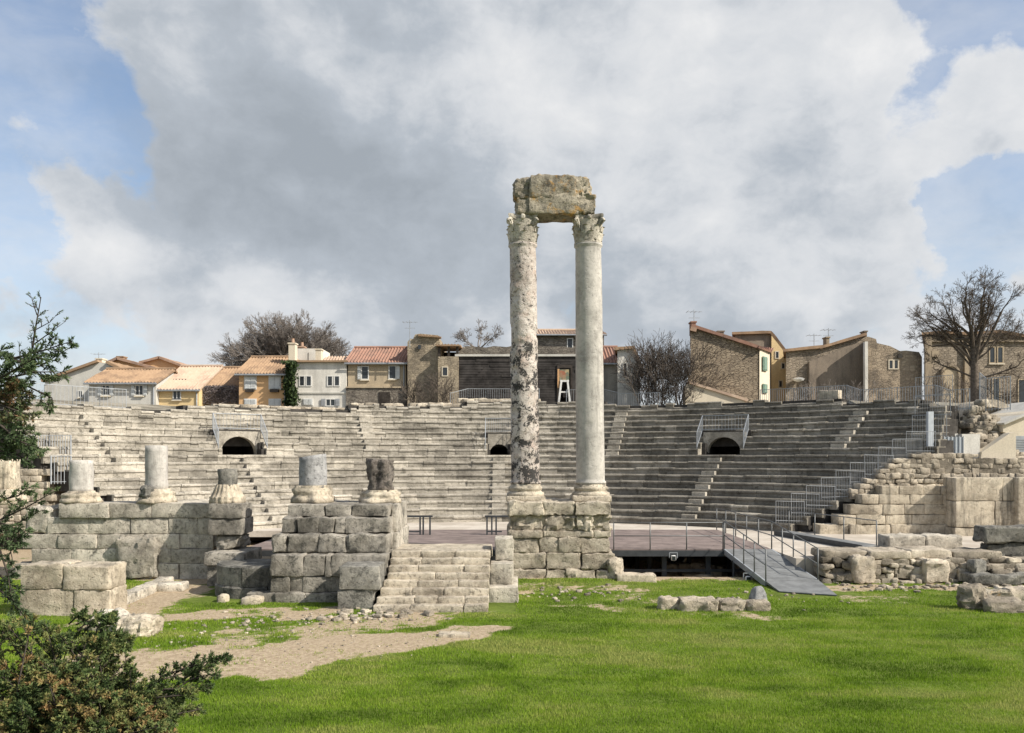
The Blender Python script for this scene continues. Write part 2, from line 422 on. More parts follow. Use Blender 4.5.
# clouds are laid out by compass direction and elevation; turbulence frays them, a relief term lights the side that faces the sun
def vadd(a, b): return t.n('ShaderNodeVectorMath', {0: a, 1: b}, operation='ADD').outputs[0]
def vmul(a, b): return t.n('ShaderNodeVectorMath', {0: a, 1: b}, operation='MULTIPLY').outputs[0]
def swirl(scale, detail, amp):
    c = t.n('ShaderNodeTexNoise', {'Vector': gen, 'Scale': scale, 'Detail': detail, 'Roughness': .6}).outputs['Color']
    return vmul(vadd(c, (-.5, -.5, -.5)), amp)
wd = vadd(vadd(gen, swirl(2.6, 3.0, (.16, .16, .13))), swirl(8.0, 9.0, (.17, .17, .14)))
wd = vmul(wd, (1, 1, 1.25))
def sdir(px, py):
    v = Vector(((px-CXP)/FPX, 1, (HYP-py)/FPX)).normalized(); v.z *= 1.25; return tuple(v)
def blobsum(lst, core=.12):
    acc = None
    for px, py, r, w in lst:
        d = t.n('ShaderNodeVectorMath', {0: wd, 1: sdir(px, py)}, operation='DISTANCE').outputs['Value']
        b = t.ramp(d, r/FPX*1.15, r/FPX*core, 0, w)
        acc = b if acc is None else t.math('ADD', acc, b)
    return acc
cv = vadd(vmul(gen, (1, 1, 1.45)), swirl(5.0, 4.0, (.09, .09, .07)))
def billow(v, s1=3.6, s2=9.5):
    return t.math('ADD', t.math('MULTIPLY', t.noise(v, s1, 10, .55), .62), t.math('MULTIPLY', t.noise(v, s2, 8, .6), .38))
F0 = billow(cv); F1 = billow(vadd(cv, (.05, -.01, .055)))
relief = t.math('SUBTRACT', F0, F1)
f2 = t.noise(vmul(gen, (1, 1, 1.9)), 11.0, 7, .6, .3)
CL = [(310,110,300,.85),(210,-40,230,.7),(430,215,210,.55),(540,60,250,.8),(700,110,240,.95),(770,190,180,.8),(850,80,90,.5),(860,215,110,.7),(690,270,190,.6),(60,170,80,.45),(95,230,75,.45),(130,190,60,.3),
      (60,85,50,.28),(225,215,130,.35),(1012,95,75,.9),(1000,140,50,.4),(830,310,120,.45),(330,290,150,.5),(600,-250,400,.6),(938,110,60,-.7),(945,190,60,-.6),(975,250,80,-.5),(950,40,50,-.4),(110,45,80,-.5),(125,130,70,-.45),(20,50,80,-.5),(15,230,60,-.4),(150,255,60,-.25),(30,290,110,.4),(140,300,110,.35),(250,310,130,.45),(940,330,110,.4),(1010,300,80,.3),(700,330,120,.45),(560,320,190,.4),(450,300,130,.5)]
sepg = t.n('ShaderNodeSeparateXYZ', {0: gen})
dens = t.math('ADD', blobsum(CL), t.math('MULTIPLY', t.math('SUBTRACT', F0, .5), 3.9))
back = t.ramp(sepg.outputs['Y'], .45, -.1, 0, .42)          # broken cloud carries on behind and overhead
dens = t.math('ADD', dens, back)
cover = t.ramp(dens, .22, .72, 0, .98)
veil = t.math('ADD', t.ramp(f2, .25, .72, .0, .28), t.ramp(sepg.outputs['Z'], .40, .02, .14, .55))
cover = t.math('MAXIMUM', cover, veil)
DK = [(330,185,180,.50),(410,210,100,.36),(225,80,140,.26),(20,140,50,.3),(570,270,100,.24),(720,275,80,.16),(250,180,110,.2),(430,320,110,.2),(160,20,90,.16),(640,320,110,.14)]
BR = [(780,90,200,.22),(885,95,70,.34),(900,205,80,.36),(820,285,90,.28),(700,190,120,.22),(580,110,110,.16),(60,110,50,.25),(100,235,60,.25),(1010,90,60,.35),(250,20,90,.26),(480,105,80,.2),(330,275,110,.28),(620,30,150,.14),(240,300,120,.2)]
br = t.math('SUBTRACT', blobsum(BR), t.math('MULTIPLY', blobsum(DK), .80))
br = t.math('ADD', br, t.math('MULTIPLY', relief, 3.3))
br = t.math('ADD', br, t.math('MULTIPLY', t.math('SUBTRACT', F0, .5), -.5))
br = t.math('ADD', br, t.ramp(dens, .95, .3, 0, .26))       # thin rims glow
rr = t.n('ShaderNodeValToRGB', {0: t.math('ADD', t.math('MULTIPLY', br, .60), .485)}); el = rr.color_ramp.elements
el[0].position = .0; el[0].color = (.225,.248,.275,1); el[1].position = 1.0; el[1].color = (.53,.53,.53,1)
e = el.new(.36); e.color = (.29,.316,.348,1); e = el.new(.62); e.color = (.42,.434,.452,1)
bg_cl = t.n('ShaderNodeBackground', {'Color': rr.outputs[0], 'Strength': 1.0})
ms = t.n('ShaderNodeMixShader', {0: cover, 1: bg_sky.outputs[0], 2: bg_cl.outputs[0]})
t.t.links.new(ms.outputs[0], t.n('ShaderNodeOutputWorld').inputs[0])

SC.view_settings.view_transform = 'Standard'; SC.view_settings.look = 'None'
SC.view_settings.exposure = 0.72; SC.view_settings.gamma = 1.0
SC.cycles.max_bounces = 6

# ================================================================ ground
def smooth(a, b, x):
    u = np.clip((x-a)/(b-a), 0, 1); return u*u*(3-2*u)
def vnoise(x, y, s, seed):
    """cheap tileless value noise on arrays"""
    x = x*s + seed*17.3; y = y*s - seed*9.1
    xi = np.floor(x).astype(int); yi = np.floor(y).astype(int); fx = x-xi; fy = y-yi
    fx = fx*fx*(3-2*fx); fy = fy*fy*(3-2*fy)
    def h(i, j):
        v = np.sin(i*127.1 + j*311.7 + seed*74.7)*43758.5453; return v-np.floor(v)
    return (h(xi,yi)*(1-fx)+h(xi+1,yi)*fx)*(1-fy) + (h(xi,yi+1)*(1-fx)+h(xi+1,yi+1)*fx)*fy
def fnoise(x, y, s, seed, o=4):
    r = 0; a = .5
    for k in range(o): r = r + a*vnoise(x, y, s*2**k, seed+k); a *= .5
    return r/(1-.5**o)
PIT = (3.75, 9.6, 28.7, 38.2)
def gz(x, y):
    x = np.asarray(x, float); y = np.asarray(y, float)
    bank = np.interp(y, [-40, 0, 2.5, 5, 8, 9.5, 10.7, 11.6], [2.75, 2.75, 2.7, 2.4, 1.0, .35, .05, 0])
    z = bank + (fnoise(x, y, .35, 3)-.5)*.10*(smooth(11, 14, y))
    z = z + .12*np.exp(-((x-1.8)/2.6)**2 - ((y-27.2)/1.2)**2) + .10*np.exp(-((x+9.5)/3)**2-((y-17)/2.5)**2)
    p = smooth(PIT[0]-.15, PIT[0]+.1, x)*smooth(PIT[1]+.15, PIT[1]-.1, x)*smooth(PIT[2]-.2, PIT[2]+.05, y)*smooth(PIT[3]+.2, PIT[3]-.1, y)
    return z - 1.5*p
def capsule(x, y, a, b, ra, rb):
    ax, ay = a; bx, by = b; dx, dy = bx-ax, by-ay
    u = np.clip(((x-ax)*dx+(y-ay)*dy)/(dx*dx+dy*dy), 0, 1)
    d = np.hypot(x-ax-u*dx, y-ay-u*dy); r = ra+(rb-ra)*u
    return smooth(1.35, .65, d/r)
def G(px, py): d = DG(py); return (X(px, d), d)
def dirt(x, y):
    n = fnoise(x, y, 1.3, 8); n2 = fnoise(x, y, 6.0, 5)
    wx = (fnoise(x, y, .9, 61)-.5)*1.5; wy = (fnoise(x, y, .9, 71)-.5)*1.6; x = x+wx; y = y+wy
    k = capsule(x, y, G(120,668), G(330,655), 1.2, 1.3)
    k = np.maximum(k, capsule(x, y, G(330,652), G(480,630), 1.45, .55))
    k = np.maximum(k, capsule(x, y, G(110,625), G(150,594), .9, 1.6))
    k = np.maximum(k, .95*capsule(x, y, G(135,597), G(205,582), 1.4, .8))
    k = np.maximum(k, .72*capsule(x, y, G(150,618), G(330,611), .7, .7))
    k = np.maximum(k, .62*capsule(x, y, G(230,640), G(440,614), .9, 1.0))
    k = np.maximum(k, .70*capsule(x, y, G(830,588), G(1040,586), .5, .6))
    k = np.maximum(k, .42*capsule(x, y, G(520,590), G(620,588), .8, .8))
    k = np.maximum(k, .26*capsule(x, y, G(640,598), G(900,598), .9, .9))
    k = np.maximum(k, .2*capsule(x, y, G(495,690), G(515,690), .5, .45))
    k = np.maximum(k, .28*capsule(x, y, G(560,603), G(760,618), .6, .5))
    k = np.maximum(k, .9*smooth(27.4, 28.4, y))
    return np.clip(k*1.0 + (n-.5)*1.3*np.minimum(1, k*3) + (n2-.5)*1.0*np.minimum(1, k*3), 0, 1)

def axis(lo, hi, step, far):
    a = np.arange(lo, hi+1e-6, step); k = np.array([1, 3, 7, 15, 35, 80, 180, 400.])
    k = k[k < far]
    return np.concatenate([(lo-k)[::-1], a, hi+k])
gx = axis(-21, 21, .15, 500); gy = axis(3, 39, .15, 900)
XX, YY = np.meshgrid(gx, gy); nx, ny = len(gx), len(gy)
ZZ = gz(XX, YY)
V = np.stack([XX.ravel(), YY.ravel(), ZZ.ravel()], 1)
ii = (np.arange(ny-1)[:, None]*nx + np.arange(nx-1)[None, :]).ravel()
Fq = np.stack([ii, ii+1, ii+nx+1, ii+nx], 1)
m, t = newmat('lawn_soil'); pos = coords(t)
d_ = tone_attr(t); n1 = t.noise(pos, 1.3, 8, .65); n2 = t.noise(pos, 9, 8, .7); n3 = t.noise(pos, 45, 4, .7)
green = t.mix(t.ramp(t.math('ADD', t.math('MULTIPLY', n1, .6), t.math('MULTIPLY', n2, .4)), .38, .62), (.07,.10,.016), (.14,.185,.035))
sand = t.mix(t.ramp(n2, .35, .65), (.27,.205,.135), (.43,.345,.24))
sand = t.mix(t.math('MULTIPLY', t.ramp(n3, .55, .7), .7), sand, (.55,.48,.38))
dm = t.ramp(t.math('ADD', d_, t.math('MULTIPLY', t.math('SUBTRACT', n2, .5), .95)), .30, .66)
h = t.math('ADD', t.math('MULTIPLY', n2, .4), t.math('MULTIPLY', n3, .6))
sp_ = t.ramp(t.noise(pos, 22, 4, .7), .57, .63)
sand = t.mix(t.math('MULTIPLY', sp_, .5), sand, (.16,.135,.085))
finish(t, t.mix(dm, green, sand), .95, h, .02, .6, .1)
M['ground'] = m
go = np_mesh('ground', V, Fq, dirt(V[:, 0], V[:, 1]), M['ground'], None, True); tag(go, kind='structure')

# grass: blades sown more thickly where they stand near
def sow(n, y0, y1, hmin, hmax, w):
    y = y0 + (y1-y0)*RNG.random(n); x = (RNG.random(n)*2-1)*(.70*y+2.6)
    dk = dirt(x, y)
    keep = RNG.random(n) > np.clip((dk-.15)*1.45, 0, .955)
    # hug of trodden stones: nothing under the ruins
    keep &= ~((y > 23.2) & (x > -11.5) & (x < -.2) & (y > 23.4+0*x)) 
    keep &= ~((x > -3.9) & (x < .1) & (y > 22.0)); keep &= ~((y > 27.5) & (x > -.3) & (x < 4))
    keep &= ~((x > PIT[0]-.1) & (y > PIT[2]-.15)); keep &= ~((x > 10.3) & (y > 27.2)); keep &= ~((x < -11) & (y > 21.5) & (y < 22.6) & (x > -13.2))
    keep &= ~((x > 8.3) & (x < 10.9) & (y > 24.4))
    x, y, dk = x[keep], y[keep], dk[keep]; n = len(x); z = gz(x, y)-.01
    a = RNG.random(n)*2*np.pi; ln = (RNG.random(n)-.3)*.8
    hh = (hmin+(hmax-hmin)*RNG.random(n))*(1-.5*dk)*(.45+1.1*fnoise(x, y, 1.1, 4, 5)); ww = w*(.7+.6*RNG.random(n))
    la = RNG.random(n)*2*np.pi
    ca, sa = np.cos(a)*ww, np.sin(a)*ww
    P0 = np.stack([x-ca, y-sa, z], 1); P1 = np.stack([x+ca, y+sa, z], 1)
    P2 = np.stack([x+np.cos(la)*hh*ln, y+np.sin(la)*hh*ln, z+hh], 1)
    big = fnoise(x, y, .45, 21, 4); mid = fnoise(x*.6, y*1.6, 1.7, 31, 3); stripe = fnoise(x*.25, y*1.4, 1.0, 41, 3)
    dry = smooth(.56, .72, fnoise(x*.8, y*1.3, .55, 51, 4))
    tn = np.clip(.47 + (big-.5)*1.6 + (mid-.5)*1.0 + (stripe-.5)*.9 + (RNG.random(n)-.5)*.45 + dk*.5 + dry*.14, 0, 1)
    return P0, P1, P2, tn
parts = [sow(60000, 9.4, 11.8, .035, .075, .007), sow(200000, 11.6, 15.5, .035, .075, .007), sow(210000, 15.3, 21, .035, .075, .009), sow(175000, 20.8, 28.6, .03, .075, .012)]
VV = []; TT = []
for P0, P1, P2, tn in parts:
    VV.append(np.stack([P0, P1, P2], 1).reshape(-1, 3)); TT.append(np.repeat(tn, 3))
VV = np.concatenate(VV); TT = np.concatenate(TT)
gr = np_mesh('grass', VV, np.arange(len(VV)).reshape(-1, 3), TT, M['grass'])
tag(gr, 'short green grass growing over the lawn in front of the ruins', 'grass', kind='stuff')

# loose gravel and stone chips on the worn ground
mb = MB()
def chips(n, a, b, r, lo, hi):
    for _ in range(n):
        u = random.random(); x = a[0]+(b[0]-a[0])*u+random.gauss(0, r*.6); y = a[1]+(b[1]-a[1])*u+random.gauss(0, r)
        s = random.uniform(lo, hi)*random.uniform(.5, 1)
        mb.rock((x, y, float(gz(x, y))+s*.14), (s, s*random.uniform(.6, 1), s*.55), random.random()*3, s*.2, s*.2, res=s/2, nmax=2, tone=random.uniform(.15, .9), freq=3)
chips(150, G(215,622), G(440,613), .6, .04, .17)
chips(90, G(120,640), G(340,628), .8, .03, .11)
chips(80, G(330,618), G(420,612), .35, .1, .3)
chips(110, G(840,588), G(1040,587), .4, .06, .25)
chips(60, G(560,596), G(840,600), .7, .05, .16)
chips(160, G(150,660), G(470,640), .8, .02, .07)
chips(220, G(130,640), G(420,618), 1.1, .02, .08)
chips(40, G(500,597), G(620,590), .5, .08, .22)
tag(mb.build('gravel', M['rubblest'], None), 'pale stone chips scattered over the worn ground', 'gravel', kind='stuff')

# ================================================================ cavea
XC, YC, R0, Z0, RISE, TREAD = -.55, 25.3, 18.7, .72, .37, .56
NROW = 20
def cav(r, th, z): return (XC+math.sin(th)*r, YC+math.cos(th)*r, z)
def zrow(i): return Z0+RISE*i       # foot of row i's riser
def thmax(i):
    r = R0+TREAD*i
    if i <= 10: return math.acos(min(1, 12.6/r))
    return R(58.7-(i-10)*.52)
def thmin(i):
    r = R0+TREAD*i
    if i <= 10: return -math.acos(min(1, 11.2/r))
    return -R(62.6-(i-10)*.3)
def toprow(th):
    d = math.degrees(th)
    v = np.interp(d, [-62, -50, -40, -25, -21, -19, 0, 20, 34, 46, 52, 60], [16.2, 16.3, 17.1, 17.4, 17.6, 18.5, 19.2, 18.9, 18.4, 17.9, 17.2, 15.6])
    return int(v)
VOM = [R(-36.6), R(-.6), R(31.0)]
VHW = [1.25, .75, 1.25]            # half-widths of the passage openings
V0, V1 = 10, 13                    # rows they cut through
seat = empty('stone_seating', (XC, YC, Z0), 'curved tiers of weathered limestone seating behind the stage', 'seating')
body = MB()
pr = []
for i in range(NROW+1):
    a0, a1 = thmin(min(i, 19)), thmax(min(i, 19))
    r = R0+TREAD*i+.2; z = zrow(i)
    n = 90
    def ring(rr, zz, a0=a0, a1=a1): return [cav(rr, a0+(a1-a0)*k/n, zz) for k in range(n+1)]
    # the core stops where a passage cuts it
    for k in range(n):
        th = a0+(a1-a0)*(k+.5)/n
        cut = any(V0 <= i < V1 and abs(math.sin(th-v))*r < w for v, w in zip(VOM, VHW))
        if cut or i > toprow(th): continue
        A, B = a0+(a1-a0)*k/n, a0+(a1-a0)*(k+1)/n
        r2 = r+TREAD*2.2
        body.hexa([cav(r, B, z-.6), cav(r, A, z-.6), cav(r2, A, z-.6), cav(r2, B, z-.6), cav(r, B, z+RISE-.04), cav(r, A, z+RISE-.04), cav(r2, A, z+RISE-.04), cav(r2, B, z+RISE-.04)], .1)
body.build('rubble_core', M['hole'], seat)

def rownoise(th, i): return fbm((th*6, i*.35, 0), 1.0, 2)
for i in range(NROW+1):
    mb = MB(); r = R0+TREAD*i; z = zrow(i)
    th = thmin(min(i, 19)); end = thmax(min(i, 19))
    while th < end:
        L = random.uniform(.35, 1.05) if i > 8 else random.uniform(.7, 1.7)
        t2 = min(end, th+L/r); mid = (th+t2)/2
        if i > toprow(mid): th = t2; continue
        cut = None
        for v, w in zip(VOM, VHW):
            if V0 <= i < V1:
                lo, hi = v-math.asin(w/r), v+math.asin(w/r)
                if lo-.002 < th < hi-.002: cut = hi
                elif th < lo < t2: t2 = lo
        if cut:
            if mb.v: mb.build('seat_row', M['seat'], seat); mb = MB()
            th = cut; continue
        g = random.uniform(.002, .009)/r; jr = max(-.04, min(.05, random.gauss(0, .016))); jz = random.gauss(0, .012)
        wear = .07*max(0, rownoise(th, i))
        top = i == toprow(mid)
        if top: jz += random.choice([-.12, -.05, 0, .04, .1]) if random.random() < .7 else -.2
        dep = TREAD+.2
        zb, zt = z-.05, z+RISE+jz-wear*.5
        ch = .05+wear*.5
        a, b = th+g, t2-g
        jr2 = jr+random.gauss(0, .012)
        # worn nosing: front top edge is chamfered
        lip = .12+random.uniform(-.02,.03); uc = .05
        sec = [(r+jr+uc, zb), (r+jr+uc, zt-lip-.03), (r+jr2, zt-lip), (r+jr2, zt-ch), (r+jr2+ch, zt), (r+dep, zt), (r+dep, zb)]
        p = [cav(q_, a, z_) for q_, z_ in sec]+[cav(q_, b, z_) for q_, z_ in sec]
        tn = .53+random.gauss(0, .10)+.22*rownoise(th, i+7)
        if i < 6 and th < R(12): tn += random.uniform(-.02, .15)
        if mid > R(6): tn -= .31*min(1, (mid-R(6))/R(14))  # right-hand seats darken with angle: dark patina plus shade put into the tone
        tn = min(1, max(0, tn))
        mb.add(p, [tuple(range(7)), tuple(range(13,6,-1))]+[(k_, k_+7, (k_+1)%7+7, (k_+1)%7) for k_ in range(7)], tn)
        th = t2
    # weedy, dark grime wedge lies in the angle of each tread
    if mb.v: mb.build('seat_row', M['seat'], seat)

def stairs(th, i0, i1, w=.75):
    mb = MB()
    for i in range(i0, i1):
        r = R0+TREAD*i; z = zrow(i)
        hw = w/2/r
        for (rr, zz) in ((r-TREAD*.62, z+RISE*.56),):
            ra, rb = rr+random.gauss(0, .015), r+.02
            p = [cav(ra, th+hw, z-.02), cav(ra, th-hw, z-.02), cav(rb, th-hw, z-.02), cav(rb, th+hw, z-.02),
                 cav(ra, th+hw, zz), cav(ra, th-hw, zz), cav(rb, th-hw, zz), cav(rb, th+hw, zz)]
            mb.hexa(p, random.uniform(.5, .75))
    mb.build('stair_flight', M['seat'], seat)
for a, i0, i1 in ((-53, 9, 16), (-19, 11, 17), (16, 10, 18), (46.5, 11, 17), (31, 1, 10), (-36.6, 1, 10), (-.6, 1, 10)):
    stairs(R(a), i0, i1)

# the three passages that open in the seating
for v, w in zip(VOM, VHW):
    big = w > 1
    rI, rO = R0+TREAD*V0, R0+TREAD*V1
    zf, zt = zrow(V0), zrow(V1)+RISE
    ca, sa = math.cos(v), math.sin(v)
    def L(x, y, z): # local frame: x across, y outward from rI
        return (XC+sa*(rI+y)+ca*x, YC+ca*(rI+y)-sa*x, z)
    D = rO-rI
    mb = MB()
    def lb(x0, x1, y0, y1, z0, z1, tone=.5):
        mb.hexa([L(x0,y0,z0), L(x1,y0,z0), L(x1,y1,z0), L(x0,y1,z0), L(x0,y0,z1), L(x1,y0,z1), L(x1,y1,z1), L(x0,y1,z1)], tone)
    e = .02
    yb = D*.62                                             # plane of the arch wall
    lb(-w-.2, w+.2, -.02, D+3, zf-.3, zf+.012)             # passage floor
    for s in (-1, 1):                                      # cheek walls climbing with the rows
        for k in range(V0, V1):
            y0 = (k-V0)*TREAD
            x0, x1 = sorted((s*(w-.02), s*(w+.22)))
            lb(x0, x1, y0+.03, D+.4, zrow(k)-.02, zrow(k)+RISE-.015, .45)
    # arch front wall with round-headed opening
    aw = w*.82; spring = zf+.08; n = 12
    arc = [(math.cos(math.pi*k/n)*aw, spring+math.sin(math.pi*k/n)*min(aw, zt-.42-spring)) for k in range(n+1)]
    xl = w-.03; ztop = zt-.12
    for k in range(n):
        (xa, za), (xb, zb_) = arc[k], arc[k+1]
        mb.hexa([L(xb,yb,zb_), L(xa,yb,za), L(xa,yb+.5,za), L(xb,yb+.5,zb_), L(xb,yb,ztop), L(xa,yb,ztop), L(xa,yb+.5,ztop), L(xb,yb+.5,ztop)], .55)
    lb(aw, xl, yb, yb+.5, zf, ztop, .5); lb(-xl, -aw, yb, yb+.5, zf, ztop, .55)
    mb.build('passage_surround', M['seat'], seat)
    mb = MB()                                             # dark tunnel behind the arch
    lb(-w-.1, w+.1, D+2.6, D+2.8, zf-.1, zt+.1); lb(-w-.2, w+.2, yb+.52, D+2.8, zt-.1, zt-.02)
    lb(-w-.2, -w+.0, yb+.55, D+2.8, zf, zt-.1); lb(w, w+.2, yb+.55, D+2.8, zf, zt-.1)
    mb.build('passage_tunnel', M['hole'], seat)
    # guard rail round the opening
    where = {0: 'left-hand arched passage in the pale seating', 1: 'narrow central passage beside the spotted column', 2: 'arched passage in the shaded right-hand seating'}[VOM.index(v)]
    g = empty('guard_rail', L(0, D*.5, zt), 'grey metal guard rail around the ' + where, 'railing', 'guard rails around the seating passages')
    hgt = 1.0
    for s in (-1, 1):
        q = MB(); x = s*(w+.12)
        a, b = L(x, .25, zrow(V0)+RISE), L(x, yb+.3, zt-.05)
        n = 9
        for k in range(n+1):
            u = k/n; p = Vector(a)*(1-u)+Vector(b)*u
            q.tube([p, p+Vector((0,0,hgt*.95))], .022 if k in (0, n) else .011, 4)
        for dz in (.1, hgt*.95): q.bar(Vector(a)+Vector((0,0,dz)), Vector(b)+Vector((0,0,dz)), .035)
        q.build('side_panel', M['galv'], g)
    q = MB(); a, b = Vector(L(-w-.12, yb+.32, zt-.02)), Vector(L(w+.12, yb+.32, zt-.02)); n = 14
    for k in range(n+1):
        p = a+(b-a)*(k/n); q.tube([p, p+Vector((0,0,hgt*.9))], .022 if k in (0, n) else .010, 4)
    for dz in (.08, hgt*.9): q.bar(a+Vector((0,0,dz)), b+Vector((0,0,dz)), .035)
    q.build('front_panel', M['galv'], g)

# ================================================================ orchestra floor, terrace
m, t = newmat('orchestra_sand'); pos = coords(t)
a = t.noise(pos, .6, 8, .65); b = t.noise(pos, 8, 6, .7)
col = t.mix(t.ramp(a, .35, .65), (.40,.35,.29), (.55,.50,.43))
col = t.mix(t.math('MULTIPLY', t.ramp(b, .5, .7), .5), col, (.30,.26,.21))
finish(t, col, .95, b, .01, .6, .1); M['sand'] = m
mb = MB()
mb.box(-21, 10.05, 38.6, 46.5, Z0-.3, Z0-.005); mb.box(10.05, 27, 28.15, 46.5, -1.5, Z0-.005)
tag(mb.build('orchestra_floor', M['sand']), kind='structure')

m, t = newmat('terrace_earth'); pos = coords(t)
a = t.noise(pos, .5, 8, .65); b = t.noise(pos, 6, 6, .7)
col = t.mix(t.ramp(a, .4, .6), (.16,.14,.11), (.30,.27,.22)); col = t.mix(t.math('MULTIPLY', t.ramp(b, .5, .65), .6), col, (.08,.095,.045))
finish(t, col, .95, b, .03, .7, .1); M['terrace'] = m
vs = []; fs = []; n = 90
rad = [0, .35, 4, 14, 40, 110, 320]
for k in range(n+1):
    th = R(-72+144*k/n); tr = toprow(max(-R(62), min(R(60), th)))
    rt = R0+TREAD*(tr+1)+.25
    if th > R(50): rt = max(rt, 20.9/math.cos(th))
    zt = zrow(tr)+RISE-.06
    for j, q in enumerate(rad):
        z = zt-.02 if j < 2 else 7.55 if j < 4 else 7.3
        vs.append(cav(rt+q, th, z-(3.0 if j == 0 else 0)))
W = len(rad)
for k in range(n):
    for j in range(W-1): fs.append((k*W+j, k*W+j+1, (k+1)*W+j+1, (k+1)*W+j))
mb = MB(); mb.add(vs, fs, .5)
tag(mb.build('terrace', M['terrace']), kind='structure')
# ================================================================ the stage ruins
def courses(mb, x0, x1, yf, yb, zs, lo, hi, jit=.03, rough=.03, rnd=.018, gap=.012, tone=(.12,.9), edge=0.0, step=(0,0), res=.17, skip=0):
    """one wall of coursed squared blocks, front at yf"""
    for k in range(len(zs)-1):
        z0, z1 = zs[k], zs[k+1]; x = x0 + random.uniform(-edge, edge) + step[0]*k; e = x1 + random.uniform(-edge, edge) - step[1]*k
        while x < e-.02:
            L = random.uniform(lo, hi)
            if e-(x+L) < lo*.6: L = e-x
            if not (skip and random.random() < skip and k == len(zs)-2):
                f = yf + random.uniform(-jit, jit)
                mb.block(x+gap/2, x+L-gap/2, f, yb, z0+.004, z1-gap*.7+random.uniform(-.015, .015), rough=rough, rnd=rnd, tone=random.uniform(*tone), res=res)
            x += L

# ---- low wall under the column stumps
mb = MB()
zs = [-.1, .55, 1.06, 1.58, 2.15, 2.68]
courses(mb, X(14,28), X(212,28), 28.0, 29.6, zs[:2], .9, 1.6, .05, .05)
courses(mb, X(30,28), X(212,28), 28.05, 29.6, zs[1:3], .9, 1.5, .04)
courses(mb, X(20,28), X(212,28), 28.1, 29.6, zs[2:4], 1.0, 1.7, .04)
courses(mb, X(45,28), X(212,28), 28.1, 29.6, zs[3:5], .8, 1.8, .05)
courses(mb, X(58,28), X(212,28), 28.05, 29.8, zs[4:6], 1.0, 1.9, .05)
mb.block(X(20,28), X(50,28), 28.2, 29.6, 1.62, 2.5, rough=.12, rnd=.12)
mb.block(X(118,28), X(158,28), 27.75, 28.4, .0, 1.5, rough=.14, rnd=.2)
mb.box(X(20,28)+.3, X(212,28), 28.5, 29.4, 0, 2.4, .1)
mb.thing('ashlar_wall', M['ashlar'], 'long low wall of grey limestone blocks carrying four column stumps', 'wall')

# ---- pier that projects at its right end
mb = MB()
x0, x1 = X(209,27), X(243,27)
mb.block(x0, x1, 26.9, 28.0, 2.22, 2.72, tone=.35); mb.block(x0-.02, x1-.03, 26.95, 28.2, 1.66, 2.2, tone=.3); mb.block(X(209,28.2), X(240,28.2), 28.22, 28.9, 1.1, 2.7, tone=.5)
mb.block(x0+.2, x1-.1, 27.1, 28.2, 1.14, 1.64, tone=.25, rough=.16, rnd=.16)
mb.block(X(206,26.5), X(246,26.5), 26.3, 28.2, .72, 1.12, tone=.65); mb.block(X(208,26.5), X(222,26.5), 26.4, 28.0, -.1, .7, tone=.8)
mb.block(X(223,26.6), X(246,26.6), 26.7, 28.2, -.1, .7, tone=.45)
mb.thing('stone_pier', M['ashlar_dk'], 'projecting block pier between the long stump wall and the rounded base', 'pier')

# ---- squat block of masonry at the lawn's edge
mb = MB()
xa, xb = X(20,21.5), X(109,21.5); xm = X(62,21.5)
mb.block(xa, xm-.006, 21.5, 22.5, .72, 1.38, tone=.45, rough=.06, res=.1); mb.block(xm+.006, xb, 21.48, 22.5, .71, 1.36, tone=.5, rough=.06, rnd=.05, res=.1)
mb.block(xa-.03, xm+.3, 21.52, 22.5, -.15, .715, tone=.65, rough=.05, res=.1); mb.block(xm+.306, xb+.02, 21.5, 22.5, -.15, .705, tone=.7, rough=.05, res=.1)
mb.thing('masonry_block', M['pale'], 'squat stained masonry block at the edge of the lawn beside the bush', 'stone block')

# ---- curb running back from it
mb = MB(); p0 = Vector((X(112,22.6), 22.7, 0)); p1 = Vector((X(163,26.5), 26.8, 0)); n = 4
for k in range(n):
    a = p0+(p1-p0)*(k/n); b = p0+(p1-p0)*((k+1)/n); c = (a+b)/2; L = (b-a).length
    mb.rock((c.x, c.y, .1), (L*.97, .5, .36), math.atan2((b-a).y, (b-a).x), .05, .05, tone=.7)
mb.thing('stone_curb', M['ashlar'], 'pale stone curb running from the squat block towards the stump wall', 'curb')
mb = MB(); mb.rock((X(178,26), 25.6, .12), (.85, .6, .3), .1, .07, .05, tone=.75)
mb.thing('fallen_slab', M['ashlar'], 'small flat slab lying below the shadowed end of the stump wall', 'stone slab')

# ---- half-round pedestal
mb = MB()
cx, cy, ro, ri, sub_ = -7.95, 25.5, 1.42, .2, 6
for (z0, z1, dr, cuts) in ((-.1, .36, .05, (0, .3, .62, 1)), (.365, .98, 0, (0, .45, .8, 1))):
    for ua, ub in zip(cuts, cuts[1:]):
        j = random.uniform(-.02, .02); n_ = sub_; A = [math.pi+math.pi*(ua+.004+(ub-ua-.008)*i/n_) for i in range(n_+1)]
        def pt(a, r, z): return (cx+math.cos(a)*r, cy+math.sin(a)*r, z+.02*fbm((a*2, z, r), 1, 4))
        ro2 = [ro+dr+j+.03*fbm((a*2, z0, 1), 1.3, 6) for a in A]
        vs = [pt(a, r, z0) for a, r in zip(A, ro2)]+[pt(a, r, z1-.05) for a, r in zip(A, ro2)]+[pt(a, r-.05, z1) for a, r in zip(A, ro2)]+[pt(a, ri, z1) for a in A]+[pt(a, ri, z0) for a in A]
        W = n_+1; fs = []
        for q_ in range(5):
            for i in range(n_): fs.append((q_*W+i, q_*W+i+1, ((q_+1)%5)*W+i+1, ((q_+1)%5)*W+i))
        fs += [tuple(q_*W for q_ in range(5)), tuple(q_*W+n_ for q_ in (4,3,2,1,0))]
        mb.add(vs, fs, random.uniform(.15, .6)); mb.soft = True
